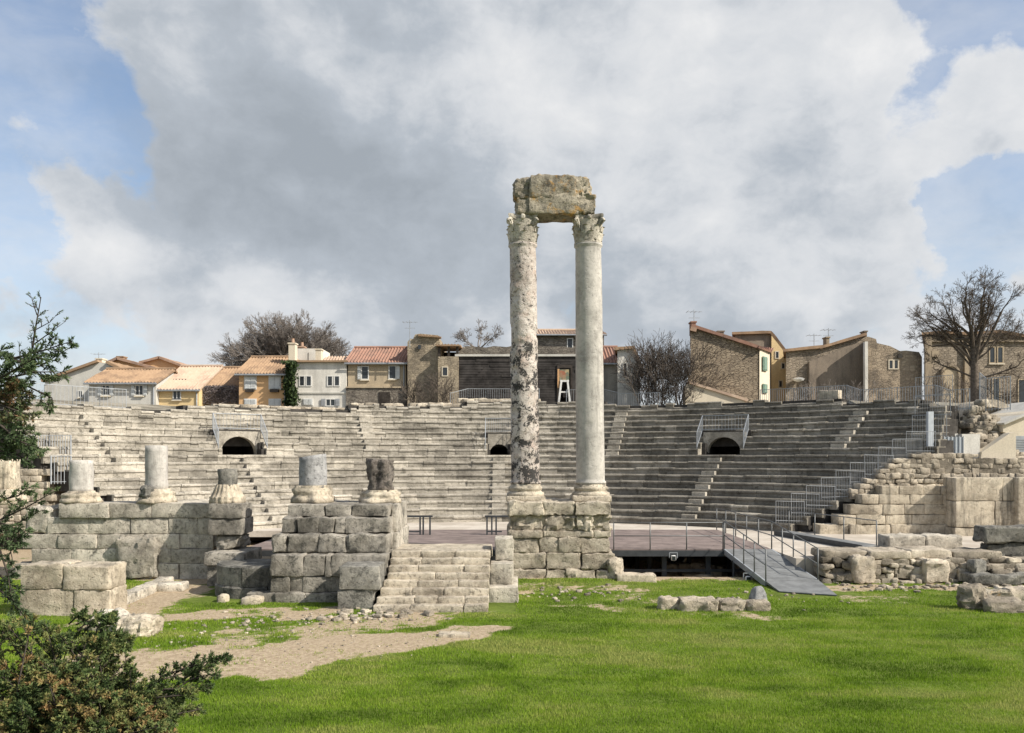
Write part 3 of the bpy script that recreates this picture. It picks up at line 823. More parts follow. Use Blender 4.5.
mb.box(-9.3, -6.6, 25.5, 26.6, -.1, .9, .3)
mb.thing('round_pedestal', M['grey'], 'dark half-round stone pedestal between the projecting pier and the stepped base', 'pedestal')

# ---- stepped base with two stumps
mb = MB()
def crs(px0, px1, d, yb, z0, z1, cuts, **k):
    xs = [px0]+cuts+[px1]
    for a, b in zip(xs, xs[1:]): mb.block(X(a,d)+.008, X(b,d)-.008, d+random.uniform(-.04,.04), yb, z0+.003, z1-.012, tone=random.uniform(.25,.6), **k)
crs(246, 378, 23.55, 28, -.15, .28, [275, 305, 338], rough=.07)
crs(270, 378, 23.65, 28, .28, .76, [290, 303], rough=.05)
crs(271, 386, 23.6, 28, .76, 1.40, [303, 325, 331], rough=.05)
crs(271, 387, 24.1, 28, 1.40, 1.95, [287, 318, 346], rough=.1, rnd=.09)
crs(281, 389, 24.6, 28, 1.95, 2.42, [297, 318, 334, 345], rough=.075)
crs(287, 389, 25.1, 28.2, 2.42, 2.80, [325, 352], rough=.05)
mb.block(X(389,25.1)+.01, X(399,26), 25.5, 28.1, 1.9, 2.78, tone=.85); mb.block(X(387,24.6)+.01, X(399,25.6), 25.2, 28.1, 1.2, 1.9, tone=.8); mb.block(X(386,24.2), X(397,25), 25.0, 28.0, 0, 1.2, tone=.7)
mb.box(X(275,24)+.5, X(380,25), 25.4, 27.8, 0, 2.5, .1)
mb.thing('stepped_base', M['ashlar_dk'], 'stepped block base beside the steps carrying two broken column stumps', 'stone base')

mb = MB()
mb.block(X(339,22.4), X(379,22.4), 22.4, 23.5, .56, 1.22, tone=.75, rough=.03); mb.block(X(337,22.4), X(373,22.4), 22.45, 23.5, -.12, .55, tone=.5, rough=.06)
mb.thing('stone_block', M['grey'], 'grey squared block standing against the foot of the steps', 'stone block')

# ---- steps
mb = MB(); xs0, xs1 = -3.87, -.66
for k in range(8):
    y = 22.1+.31*k; z = .178*k; x = xs0 + (.05*k if k < 4 else .2) - (.0)
    e = xs1
    while x < e-.02:
        L = random.uniform(.6, 1.5)
        if e-(x+L) < .4: L = e-x
        mb.block(x+.006, x+L-.006, y+random.uniform(-.02,.02), y+.62, z-.04, z+.178+random.uniform(-.012,.008), rough=.03, rnd=.03, tone=random.uniform(.55,.95), res=.14)
        x += L
mb.block(xs0+.15, xs1, 24.7, 26.6, .9, 1.405, tone=.8, rough=.02)
mb.block(xs0+.3, xs1-.2, 24.5, 26.4, -.1, .9, tone=.2)
mb.thing('stone_steps', M['podium'], 'flight of eight worn pale stone steps leading up to the stage', 'steps')
mb = MB()
mb.block(X(495,24.6), X(513,24.6), 24.6, 25.8, 1.10, 1.76, tone=.75); mb.block(X(490,23.9), X(513,23.9), 24.0, 25.8, .46, 1.09, tone=.6); mb.block(X(488,23.6), X(518,23.6), 23.5, 25.8, -.12, .45, tone=.7)
mb.thing('step_cheek', M['ashlar'], 'stepped cheek wall of stacked blocks on the podium side of the steps', 'cheek wall')

# ---- podium of the two tall columns
PX0, PX1 = X(508,27.8), X(611,27.8)
mb = MB()
courses(mb, PX0+.1, PX1+.28, 27.72, 30.2, [-.2, .38], .7, 1.4, .05, .09, .05, edge=.05, tone=(.45,.8), res=.12)
courses(mb, PX0+.03, PX1+.1, 27.78, 30.2, [.37, .95], .6, 1.3, .05, .08, .05, edge=.06, tone=(.4,.8), res=.12)
courses(mb, PX0, PX1, 27.85, 30.2, [.94, 1.48], .45, 1.2, .06, .08, .05, edge=.05, tone=(.3,.7), res=.12)
courses(mb, PX0-.02, PX1, 27.85, 30.2, [1.47, 1.72], .9, 2.2, .05, .07, .05, tone=(.4,.7), res=.12)
courses(mb, PX0, PX1-.02, 27.9, 30.2, [1.71, 2.26], .5, 1.3, .08, .15, .09, edge=.05, tone=(.5,.85), res=.1)
courses(mb, PX0, PX1-.0, 27.8, 30.2, [2.25, 2.74], .8, 1.4, .05, .09, .05, tone=(.5,.85), res=.12)
mb.box(PX0+.08, PX1-.08, 28.0, 30, 0, 2.55, .35)
mb.rock((X(611,27.8)+.12, 27.95, .3), (.6, .7, .95), .2, .2, .12, tone=.7); 
mb.thing('column_podium', M['podium'], 'eroded tan block podium under the two tall columns', 'podium')

# ---- columns
def torus_base(mb, c, r, seed, h=.46):
    pf = [(r*1.30,0),(r*1.33,.06),(r*1.30,.12),(r*1.14,.15),(r*1.10,.19),(r*1.16,.22),(r*1.22,.27),(r*1.18,.33),(r*1.06,.36),(r*1.05,h)]
    mb.lathe(pf, c, 40, .75, disp=lambda a, z, rr: .035*fbm((math.cos(a), math.sin(a), z*2), 1.7, seed))
def capital(mb, c, r, seed, lean):
    # bell
    H0 = 1.02
    pf = [(r*1.0,0),(r*1.10,.025),(r*1.10,.07),(r*.98,.09)]
    pf += [(r*(.98+.16*u**2), .09+.75*u) for u in [k/8 for k in range(1, 9)]]
    mb.lathe(pf, c, 32, .7, disp=lambda a, z, rr: .02*fbm((math.cos(a)*1.3, math.sin(a)*1.3, z*2), 2, seed))
    def leaf(a, z0, h, w, out, curl, tone):
        vs = []; fs = []; n = 7; m = 4
        for side in (0, 1):
            for i in range(n+1):
                u = i/n; ww = w*(.55+.6*math.sin(math.pi*min(1, u*.85+.12)))*(1-.45*u**3)
                rr = r*(1.02+.05*u)+out*u**2; zz = z0+h*(u if u < .8 else .8+.2*math.sin((u-.8)/.2*math.pi*.8)*.7)
                if u > .85: rr += curl*(u-.85)/.15
                for j in range(m+1):
                    s = (j/m-.5)*2; lob = 1+.16*math.sin(u*19)*abs(s)
                    aa = a+s*ww*lob/rr; r2 = rr+.03*(1-abs(s))-side*.05
                    vs.append((c[0]+math.cos(aa)*r2+lean[0]*zz, c[1]+math.sin(aa)*r2+lean[1]*zz, c[2]+zz))
        W = m+1; K = (n+1)*W
        for i in range(n):
            for j in range(m):
                fs.append((i*W+j, i*W+j+1, (i+1)*W+j+1, (i+1)*W+j)); fs.append((K+i*W+j, K+(i+1)*W+j, K+(i+1)*W+j+1, K+i*W+j+1))
        for i in range(n):
            fs.append((i*W, (i+1)*W, K+(i+1)*W, K+i*W)); fs.append((i*W+m, K+i*W+m, K+(i+1)*W+m, (i+1)*W+m))
        fs.append(tuple([n*W+j for j in range(W)]+[K+n*W+j for j in range(W-1,-1,-1)]))
        mb.add(vs, fs, tone)
    for k in range(8): leaf(k*math.pi/4+.1, .08, .36, .19, .06, .02, .8)
    for k in range(8): leaf(k*math.pi/4+.1+math.pi/8, .12, .56, .19, .075, .025, .7)
    for k in range(4):                                   # corner volutes
        a = math.pi/4+k*math.pi/2
        pts = []; 
        for i in range(15):
            u = i/14; ang = u*2.6*math.pi; q = .135*(1-u*.75)
            rr = r*1.28+math.cos(ang)*q; zz = .74+math.sin(ang)*q
            pts.append((c[0]+math.cos(a)*rr, c[1]+math.sin(a)*rr, c[2]+zz))
        mb.tube(pts, [.06*(1-.5*i/14) for i in range(15)], 6, .8)
        mb.tube([(c[0]+math.cos(a)*r*1.04, c[1]+math.sin(a)*r*1.04, c[2]+.5), (c[0]+math.cos(a)*r*1.2, c[1]+math.sin(a)*r*1.2, c[2]+.7), (c[0]+math.cos(a)*r*1.38, c[1]+math.sin(a)*r*1.38, c[2]+.85)], [.05,.07,.06], 6, .7)
    # abacus with hollow sides
    vs = []; n = 10
    ring = []
    for k in range(4):
        a0 = math.pi/4+k*math.pi/2; a1 = a0+math.pi/2
        A = Vector((math.cos(a0), math.sin(a0), 0))*r*1.56; B = Vector((math.cos(a1), math.sin(a1), 0))*r*1.56
        mid = (A+B).normalized()
        for i in range(n):
            u = i/n; p = A*(1-u)+B*u; ring.append(p - mid*(.12*math.sin(math.pi*min(1, max(0, u)))) + mid*.0)
    for (zz, sc) in ((.86,.93),(.93,1.0),(.98,1.0),(1.03,.96)):
        for i, p in enumerate(ring):
            d = 1+.05*fbm((p.x*2, p.y*2, zz), 2, seed+4)
            vs.append((c[0]+p.x*sc*d+lean[0]*zz, c[1]+p.y*sc*d, c[2]+zz+.02*fbm((p.x, p.y, zz), 3, seed)))
    N = len(ring); fs = []
    for L in range(3):
        for i in range(N): fs.append((L*N+i, L*N+(i+1)%N, (L+1)*N+(i+1)%N, (L+1)*N+i))
    fs.append(tuple(range(N-1,-1,-1))); fs.append(tuple(3*N+i for i in range(N)))
    mb.add(vs, fs, .4)
    for k in range(4):                                   # abacus flower
        a = k*math.pi/2; mb.rock((c[0]+math.cos(a)*r*1.08, c[1]+math.sin(a)*r*1.08, c[2]+.9), (.16,.16,.2), a, .06, .03, res=.05, tone=.7)

ZB = 2.72; CY = 28.95
def column(px, label, mat, seed, rb, rt, lean, spots):
    cx = X(px, CY)
    o = empty('stone_column', (cx, CY, ZB), label, 'column', 'two standing columns')
    mb = MB(); mb.rock((cx, CY, ZB+.09), (rb*2.68, rb*2.68, .2), 0, .03, .03, tone=.7, res=.15); torus_base(mb, (cx, CY, ZB+.17), rb, seed)
    mb.build('column_base', M['podium'], o, True)
    z0 = .62; z1 = 9.28; n = 150
    pf = []
    for i in range(n+1):
        u = i/n; r = rb*(1-u)+rt*u + .012*math.sin(math.pi*u)
        if u < .012: r += .05
        if u > .988: r += .05
        pf.append((r, z0+(z1-z0)*u))
    def disp(a, z, r):
        q = (math.cos(a)*.5, math.sin(a)*.5, z)
        d = .012*fbm(q, 1.1, seed)
        if spots:
            s = fbm(q, 2.3, seed+2, 4); lowd = .5+.5*math.sin((z-1.0)*.9)
            d -= .045*max(0, min(1, (s-.08)*4))*(.35+.65*(1 if 2.0 < z < 6.3 else .4))
        else:
            s = fbm((q[0], q[1], q[2]*.8), 2.0, seed+2, 4); d -= .018*max(0, min(1, (s-.36)*5))*(1 if z < 4.6 else .2)
        return d
    sh = MB(); sh.lathe(pf, (cx, CY, ZB), 56, .5, disp=disp, lean=lean)
    sh.build('shaft', mat, o, True)
    lx = cx+lean[0]*(z1-z0)
    cp = MB(); capital(cp, (lx, CY, ZB+z1-.01), rt, seed, (0, 0)); cp.build('capital', M['capital'], o)
    return ZB+z1+1.03, lx
M['capital'] = stone('carved_capital_marble', (.60,.55,.46), (.47,.43,.36), (.24,.215,.18), lich_amt=.75, lich_lo=.55, bump=.04)
ztop, lxa = column(525.6, 'tall column with dark pitted and spotted breccia shaft', M['brec'], 3.0, .515, .475, (-.012, 0), True)
ztop2, lxb = column(590.6, 'tall column with smoother pale grey shaft and a few cracks', M['marble'], 8.0, .515, .465, (-.010, 0), False)

# ---- fragment of entablature lying across the capitals
mb = MB(); d = CY; zt = ztop
def ent(px0, px1, z0, z1, yf, yb, **k):
    mb.block(X(px0,d), X(px1,d), yf, yb, z0, z1, **k)
ent(516, 535, zt-.02, zt+.66, CY-.48, CY+.5, rough=.09, rnd=.07, tone=.7, res=.09)
ent(529, 577, zt-.06, zt+.70, CY-.56, CY+.55, rough=.08, rnd=.05, tone=.75, res=.09)
ent(572, 594.5, zt+.0, zt+.66, CY-.5, CY+.5, rough=.1, rnd=.08, tone=.7, res=.09)
ent(513.5, 536, zt+.5, zt+1.30, CY-.46, CY+.52, rough=.11, rnd=.16, tone=.35, res=.09, nmax=12)
ent(530, 575, zt+.5, zt+1.36, CY-.57, CY+.55, rough=.08, rnd=.08, tone=.4, res=.09, nmax=14)
ent(570, 590.5, zt+.5, zt+1.33, CY-.50, CY+.5, rough=.11, rnd=.18, tone=.55, res=.09, nmax=12)
mb.thing('entablature_fragment', M['entab'], 'lichen-stained entablature fragment lying across the two tall columns', 'entablature')

# ---- stumps
def stump(px, z, y, parts_, label, cat='column stump', grp='broken column stumps'):
    cx = X(px, y); o = empty('column_stump', (cx, y, z), label, cat, grp)
    for (nm, r0, r1, z0, z1, mat, kw) in parts_:
        mb = MB(); seed = random.random()*30; sl = kw.get('slant', 0); fl = kw.get('flute', 0); rg = kw.get('rough', .02)
        if nm == 'stump_base':
            h = z1-z0; pf = [(r0,0),(r0*1.02,h*.12),(r0,h*.3),(r0*.93,h*.36),(r0*.9,h*.5),(r0*.95,h*.62),(r0*.93,h*.78),(r1,h*.9),(r1,h)]
            if kw.get('flare'): pf = [(r0,0),(r0,h*.2),(r0*.97,h*.28),(r0,h*.36)]+[(r0*.92+(r1-r0*.92)*u, h*(.38+.62*u)) for u in (0,.3,.6,.8,1)]
            pf = [(a, b+z0) for a, b in pf]
        else:
            pf = [(r0+(r1-r0)*k/8, z0+(z1-z0)*k/8) for k in range(9)] + [(r1*.5, z1+.01)]
        def disp(a, zz, r, seed=seed, fl=fl, rg=rg):
            dd = rg*fbm((math.cos(a), math.sin(a), zz*1.5), 1.6, seed)*1.6
            if fl: dd -= fl*(.5+.5*math.cos(a*18))
            return dd
        mb.lathe(pf, (cx, y, z), 72 if fl else 36, kw.get('tone', .6), disp=disp)
        if sl: mb.v = [(p[0], p[1], p[2]+sl*(p[0]-cx)*max(0, (p[2]-z-z0)/(z1-z0))) for p in mb.v]
        mb.build(nm, mat, o, True)
    return o
ma, po, bl = M['marble'], M['pale'], M['blue']
stump(7, 2.6, 28.8, [('stump_base', .66, .5, 0, .55, po, dict(flare=1, rough=.05, tone=.8)), ('shaft', .44, .40, .5, 1.62, po, dict(flute=.03, rough=.03, tone=.8))], 'pale fluted column stump at the end of the wall behind the conifer')
stump(81.5, 2.66, 28.7, [('stump_base', .66, .46, 0, .42, po, dict(rough=.06)), ('shaft', .40, .38, .38, 1.52, ma, dict(rough=.02, tone=.6))], 'short plain column stump with a worn ringed base on the long wall')
stump(156.5, 2.66, 28.7, [('stump_base', .62, .45, 0, .5, po, dict(rough=.09, tone=.6)), ('shaft', .39, .37, .45, 2.05, ma, dict(rough=.015, tone=.45))], 'tallest smooth grey column stump on the long wall')
stump(227.5, 2.70, 27.5, [('stump_base', .60, .36, 0, .66, po, dict(flare=1, flute=.05, tone=.75)), ('shaft', .31, .31, .6, 1.18, M['grey'], dict(rough=.03, tone=.5))], 'small stump on a fluted flaring base on the pier')
stump(313, 2.78, 26.6, [('stump_base', .70, .54, 0, .58, po, dict(rough=.12, tone=.55)), ('shaft', .46, .44, .5, 1.56, bl, dict(slant=.16, rough=.02, tone=.75))], 'blue-grey column stump with a slanting broken top on the stepped base')
M['brec2'] = stone('dark_pitted_breccia', (.40,.36,.31), (.22,.19,.165), (.07,.06,.052), lich_amt=.85, lich_lo=.5, bump=.09, scale=1.6)
stump(380.5, 2.78, 26.7, [('stump_base', .68, .5, 0, .42, po, dict(rough=.1, tone=.8)), ('shaft', .42, .40, .36, 1.44, M['brec2'], dict(slant=-.08, rough=.1, tone=.4))], 'dark pitted column stump with rough broken face on the stepped base')
mb = MB(); mb.rock((X(146.5,28.2), 28.3, 2.94), (.5, .5, .55), .3, .18, .16, tone=.3, res=.1)
mb.thing('loose_stone', M['grey'], 'dark rough stone lying against the tallest stump', 'stone')

# ================================================================ stage platform
DX0, DX1, DY0, DY1, DZ = -10.3, 9.95, 30.35, 38.5, .78
o = empty('stage_platform', (0, 34.4, -.7), 'brown plank stage platform on dark steel beams behind the columns', 'stage')
mb = MB(); y = DY0+.02
while y < DY1-.05:
    x = DX0
    while x < DX1:
        L = random.uniform(3, 5); e = min(x+L, DX1)
        mb.box(x+.004, e-.004, y, y+.196, DZ-.04, DZ+random.uniform(-.004,.004), random.uniform(.3,.7)); x = e
    y += .2
mb.build('plank_deck', M['deck'], o)
mb = MB(); mb.box(DX0, DX1, DY0-.07, DY0+.01, DZ-.26, DZ-.045); mb.box(DX1, DX1+.07, DY0-.07, DY1, DZ-.26, DZ-.045)
y = DY0+1.2
while y < DY1: mb.box(DX0, DX1-.02, y, y+.12, DZ-.24, DZ-.05); y += 1.6
mb.build('edge_beam', M['dkmetal'], o)
for x in (4.15, 5.9, 7.6, 9.3):
    for y in (30.9, 34.2, 37.6):
        mb = MB(); mb.box(x-.09, x+.09, y-.09, y+.09, -1.55, DZ-.23); mb.build('support_post', M['dkmetal'], o)
mb = MB(); mb.bar((4.15, 30.9, -.1), (9.3, 30.9, -.1), .1); mb.build('cross_brace', M['dkmetal'], o)
# dark stage-front masonry behind the void and retaining the lawn
mb = MB(); courses(mb, 3.7, 9.9, 38.25, 38.6, [-1.6, -1.0, -.4, .2, .72], .7, 1.4); mb.thing('stage_back_wall', M['grey'], 'dark masonry wall at the back of the void under the platform', 'wall')
mb = MB()
for k in range(70):
    mb.rock((random.uniform(6.9, 9.9), random.uniform(31.0, 34.5), random.uniform(-1.4, -.15)), (random.uniform(.3,.7), random.uniform(.3,.6), random.uniform(.25,.5)), random.random()*3, .08, .07, res=.2, nmax=3)
tag(mb.build('rubble', M['rubblest']), 'heap of broken stones in the void beneath the platform', 'rubble', kind='stuff')
mb = MB(); mb.block(X(617,27.2), X(656,27.2), 27.1, 27.75, -.15, .28, rough=.03, tone=.9)
mb.thing('white_slab', M['pale'], 'pale oblong slab at the foot of the podium by the void', 'stone slab')

def rail_run(q, pts, h, npost, rails=(.5, 1.0), r=.024, posts=None):
    """posts and rails along a polyline; returns nothing, appends meshes in q[part]"""
    pts = [Vector(p) for p in pts]; Ls = [(b-a).length for a, b in zip(pts, pts[1:])]; T = sum(Ls)
    def at(u):
        s = u*T
        for a, b, L in zip(pts, pts[1:], Ls):
            if s <= L+1e-6: return a+(b-a)*(s/L)
            s -= L
        return pts[-1]
    for k in range(npost+1):
        p = at(k/npost); mb = MB(); mb.tube([p, p+Vector((0,0,h))], r, 6); q.append(('post', mb))
    mb = MB()
    for f in rails: mb.tube([p+Vector((0,0,h*f)) for p in pts], r*.85, 6)
    q.append(('rail', mb))
def railing(name, label, cat, group, base, runs, mat):
    o = empty(name, base, label, cat, group)
    for r_ in runs:
        q = []; rail_run(q, **r_)
        for nm, mb in q: mb.build(nm, mat, o, True)
    return o
M['railm'] = plain('dull_grey_rail_paint', (.16,.165,.165), .5, .3, .12, 3, .4)
railing('stage_railing', 'thin grey tube railing along the front edge of the plank stage', 'railing', None, (6, DY0, DZ),
        [dict(pts=[(X(614,30.3), DY0+.02, DZ), (8.05, DY0+.02, DZ)], h=1.02, npost=3)], M['railm'])
# ramp
A0, A1 = Vector((8.1, DY0, DZ+.012)), Vector((9.9, DY0, DZ+.012)); B0, B1 = Vector((8.45, 26.5, .17)), Vector((10.3, 26.8, .17))
o = empty('access_ramp', (9.3, 27, 0), 'grey metal access ramp from the stage down to the lawn', 'ramp')
mb = MB(); n = 14
for k in range(n):
    u, v = k/n+.002, (k+1)/n-.002
    a, b, c, d_ = A0.lerp(B0, u), A1.lerp(B1, u), A1.lerp(B1, v), A0.lerp(B0, v); dn = Vector((0,0,.04))
    mb.hexa([d_-dn, c-dn, b-dn, a-dn, d_, c, b, a], random.uniform(.3,.7))
mb.build('ramp_deck', M['rampmetal'], o)
C0, C1 = Vector((8.5, 25.3, .035)), Vector((10.05, 24.6, .035))
mb = MB(); dn = Vector((0,0,.03)); mb.hexa([C0-dn, C1-dn, B1-dn*3, B0-dn*3, C0, C1, B1+Vector((0,-.01,.0)), B0+Vector((0,-.01,0))], .5); mb.build('ramp_flap', M['rampmetal'], o)
for a, b in ((A0, B0), (A1, B1)):
    mb = MB(); mb.bar(a-Vector((0,0,.1)), b-Vector((0,0,.1)), .06, .2); mb.build('side_beam', M['galv'], o)
q = []; rail_run(q, [A0, B0], 1.05, 4); rail_run(q, [(A1.x, DY1, DZ), A1], 1.05, 5); rail_run(q, [A1, B1], 1.05, 4)
for nm, mb in q: mb.build(nm, M['railm'], o, True)
for u in (.25, .6):
    for a, b in ((A0, B0), (A1, B1)):
        p = a.lerp(b, u); mb = MB(); mb.tube([(p.x, p.y, float(gz(p.x, p.y))-.1), (p.x, p.y, p.z-.15)], .05, 6); mb.build('support_leg', M['dkmetal'], o)
# second, lower walkway beyond it
o = empty('walkway_ramp', (12, 33, .5), 'second narrow grey walkway sloping down behind the access ramp', 'ramp')
a, b = Vector((X(775,36.5), 36.5, .80)), Vector((X(862,30.5), 30.5, .80)); w = Vector((.9, .75, 0))
mb = MB(); mb.hexa([a, b, b+w, a+w, a+Vector((0,0,.06)), b+Vector((0,0,.06)), b+w+Vector((0,0,.06)), a+w+Vector((0,0,.06))]); mb.build('walkway_deck', M['rampmetal'], o)
mb = MB(); mb.bar(a+Vector((-.03,-.03,.03)), b+Vector((-.03,-.03,.03)), .07, .2); mb.build('side_beam', M['dkmetal'], o)
q = []; rail_run(q, [a+w, b+w], 1.0, 3, (1.0,))
for nm, mb in q: mb.build(nm, M['railm'], o, True)
# low dark guard rails each side of the stair head
for (pa, pb, lab) in ((404, 430, 'low dark guard rail at the stair head beside the stepped base'), (487, 511, 'low dark guard rail at the stair head beside the podium')):
    xa, xb = X(pa, 36), X(pb, 36); flip = pa > 450
    o = empty('low_guard_rail', ((xa+xb)/2, 36, DZ), lab, 'railing', 'low guard rails at the stair head')
    xs = [xa, xa+(xb-xa)*.62, xa+(xb-xa)*.74, xb] if not flip else [xa, xa+(xb-xa)*.2, xa+(xb-xa)*.38, xb]
    for x in xs: mb = MB(); mb.box(x-.035, x+.035, 35.96, 36.04, DZ, DZ+.86); mb.build('post', M['dkmetal'], o)
    mb = MB(); mb.box(xa-.1, xb+.12, 35.955, 36.045, DZ+.8, DZ+.88); mb.box(xa, xa+(xb-xa)*.62, 35.97, 36.03, DZ+.12, DZ+.18); mb.build('rail', M['dkmetal'], o)
def flood(px, py, d, lab):
    x, z = X(px, d), Z(py, d); o = empty('floodlight', (x, d, z), lab, 'floodlight', 'small white floodlights by the platform')
    mb = MB(); mb.rock((x, d, z), (.18, .14, .2), 0, .04, 0, res=.06, tone=.5); mb.build('housing', M['lampw'], o)
    mb = MB(); mb.box(x-.07, x+.07, d-.08, d-.073, z-.08, z+.08); mb.build('lens', M['glass'], o)
    mb = MB(); mb.bar((x-.15, d+.02, z), (x-.15, d+.02, z+.2), .025); mb.bar((x+.15, d+.02, z), (x+.15, d+.02, z+.2), .025); mb.bar((x-.15, d+.02, z+.2), (x+.15, d+.02, z+.2), .025); mb.build('bracket', M['galv'], o)
flood(673.5, 558, 30.1, 'small white floodlight hung under the front edge of the stage')
flood(748, 579, 27.7, 'small white floodlight on the ground beneath the ramp')

# ================================================================ stones on the lawn
def lawnrock(px0, px1, py0, py1, label, mat='rubblest', rough=.07, rnd=.1, dep=None, name='lawn_stone', cat='stone', tone=.6, grp=None, taper=0, tilt=(0,0)):
    d = DG(py1); x0, x1 = X(px0,d), X(px1,d); h = (py1-py0)/FPX*d*.95; dp = dep or max(.35, (x1-x0)*.7)
    mb = MB(); cx = (x0+x1)/2; cy = d+dp/2; z = float(gz(cx, cy))
    mb.rock((cx, cy, z+h/2-.05), (x1-x0, dp, h+.1), random.uniform(-.1,.1), rnd, rough, res=.09, tone=tone, taper=taper, tilt=tilt)
    return mb.thing(name, M[mat], label, cat, grp)
g = 'stones lined up on the lawn'
lawnrock(660, 681, 598, 610, 'small pale rounded stone at the end of the lawn row', grp=g, tone=.9)
lawnrock(681, 719, 599.5, 611.5, 'long brownish block second in the lawn row', grp=g, rough=.1, dep=.6)
lawnrock(719, 748, 599, 611, 'brownish block third in the lawn row beside the capped stone', grp=g, rough=.1, dep=.6, tone=.5)
lawnrock(749, 772, 601, 611, 'low brown stone under the grey cone', grp=g, dep=.6, tone=.45)
d = DG(608); mb = MB(); mb.rock((X(759,d), d+.12, .36), (.48, .45, .46), .3, .12, .04, res=.07, tone=.6, taper=.42, tilt=(.15, 0))
mb.thing('cone_stone', M['blue'], 'grey cone-shaped stone sitting on the low brown stone', 'stone', g)
lawnrock(966, 989, 586, 610, 'dark squarish boulder at the left of the group by the lawn edge', rough=.14, rnd=.16, tone=.45, dep=.5, grp='boulders on the lawn edge')
lawnrock(986, 1016, 590, 606, 'orange-brown lichen boulder behind the dark squarish one', 'entab', .10, .12, tone=.9, dep=.6, grp='boulders on the lawn edge')
lawnrock(989, 1030, 601, 613, 'flat grey boulder in front of the orange-brown one', rough=.1, tone=.4, grp='boulders on the lawn edge')
lawnrock(1008, 1045, 588, 604, 'pale flat boulder cut by the frame beside the orange-brown one', rough=.1, tone=.8, grp='boulders on the lawn edge')
lawnrock(112, 150, 622, 640, 'low whitish flat rock near the bush', 'pale', .12, .15, tone=.9, dep=.9, name='flat_rock')
lawnrock(88, 120, 616, 634, 'grey rounded rock in front of the squat masonry block', 'ashlar', .13, .2, tone=.6, dep=.8, name='round_rock')
lawnrock(217, 225, 596, 603, 'tiny white stone below the half-round pedestal', 'pale', .04, .06, tone=1)
lawnrock(240, 260, 598, 605, 'pale flat stone at the foot of the half-round pedestal', 'pale', .06, .06, tone=.9)
lawnrock(438, 470, 634, 637.5, 'pale flat slab lying in the sandy path', 'pale', .03, .03, tone=.9, dep=.35, name='flat_slab', cat='stone slab')

# ================================================================ right-hand ruins
mb = MB()                                             # low rubble wall
x = 10.4
xe = X(1060, 27.2)
for zc, hh in ((.0,.24),(.19,.22),(.37,.22),(.54,.2),(.70,.2)):
    x = X(826, 27.2)-.1
    while x < xe:
        w = random.uniform(.14, .62); mb.rock((x+w/2, 27.45+random.uniform(-.1,.12)+zc*.25, zc+random.uniform(-.05,.05)), (w*1.02, .7, hh*random.uniform(.75,1.25)), random.uniform(-.15,.15), .05, .07, res=.13, nmax=5, tone=random.uniform(.05,.8), tilt=(random.gauss(0,.09),0)); x += w
for a, b, h in ((853, 876, .95), (925, 950, .8)): mb.block(X(a,27), X(b,27), 26.95, 27.6, .02, h, rough=.1, rnd=.1, tone=.85, res=.12)
x = X(822, 27.6)
while x < X(985, 27.6):
    w = random.uniform(.9, 1.8); mb.block(x, x+w-.03, 27.35+random.uniform(-.12,.12), 28.7, .78, 1.08+random.uniform(-.06,.08), rough=.06, rnd=.06, tone=random.uniform(.5,.85)); x += w
mb.box(X(830,27.5), xe, 27.75, 28.6, -.2, .75, .1)
mb.thing('rubble_wall', M['rubblest'], 'low rubble wall with slab coping along the lawn beyond the ramp', 'wall')
mb = MB()
for a, b, t_ in ((889, 926, .6), (926.5, 963, .7)): mb.block(X(a,31), X(b,31), 31, 32, .68, 1.22, rough=.06, tone=t_, rnd=.07)
mb.thing('block_row', M['ashlar'], 'two long blocks lying end to end on the sandy floor', 'stone blocks')
mb = MB(); mb.block(X(988,28), X(1062,28), 28.2, 28.9, 1.26, 1.84, rough=.10, rnd=.07, tone=.5); mb.block(X(992,28), X(1060,28), 28.3, 28.9, .5, 1.26, rough=.18, rnd=.16, tone=.35)
mb.thing('dark_block', M['grey'], 'big dark slab on a rough base at the frame edge before the pale stage wall', 'stone block')
mb = MB(); mb.rock((X(1006,26.6), 26.9, .20), (2.4, .8, .36), .08, .1, .10, tone=.7); mb.rock((X(976,27.1), 27.1, .58), (.7, .4, .5), .5, .12, .10, tone=.6)
mb.thing('ledge_stones', M['grey'], 'flat grey ledge stones below the big dark slab', 'stone')
# analemma wall
def wall_crs(mb, px0, px1, d, yb, zs, lo, hi, **k):
    courses(mb, X(px0,d), X(px1,d), d, yb, zs, lo, hi, **k)
mb = MB(); kw = dict(jit=.02, rough=.03, rnd=.035, res=.2, tone=(.5,.8))
wall_crs(mb, 820, 955, 37, 37.9, [.55, 1.15], .7, 1.4, jit=.06, rough=.06, tone=(.4,.7))
wall_crs(mb, 838, 955, 37.08, 37.9, [1.15, 1.62], .8, 1.5, **kw)
wall_crs(mb, 850, 955, 37.08, 37.9, [1.62, 2.1], .8, 1.6, **kw)
wall_crs(mb, 862, 955, 37.08, 37.9, [2.1, 2.55], .8, 1.6, **kw)
wall_crs(mb, 882, 955, 37.08, 37.9, [2.55, 2.95], .8, 1.6, **kw)
mb.box(X(885,37), X(954,37), 37.4, 37.85, .5, 2.8, .2)
mb.thing('retaining_wall', M['pale'], 'stepped pale ashlar wall closing the seating above the low rubble wall', 'wall')
mb = MB()
wall_crs(mb, 955, 1080, 36.15, 37.3, [.55, 1.1], .7, 1.3, jit=.04, rough=.05, tone=(.4,.7))
wall_crs(mb, 956, 1080, 36.2, 37.3, [1.1, 2.3, 3.35], 1.2, 2.4, **kw)
mb.block(X(1017,36), X(1080,36), 35.9, 36.6, 1.1, 3.38, rough=.02, tone=.65)
mb.thing('pier_wall', M['pale'], 'tall pale stained wall of large blocks projecting beside the stepped wall', 'wall')
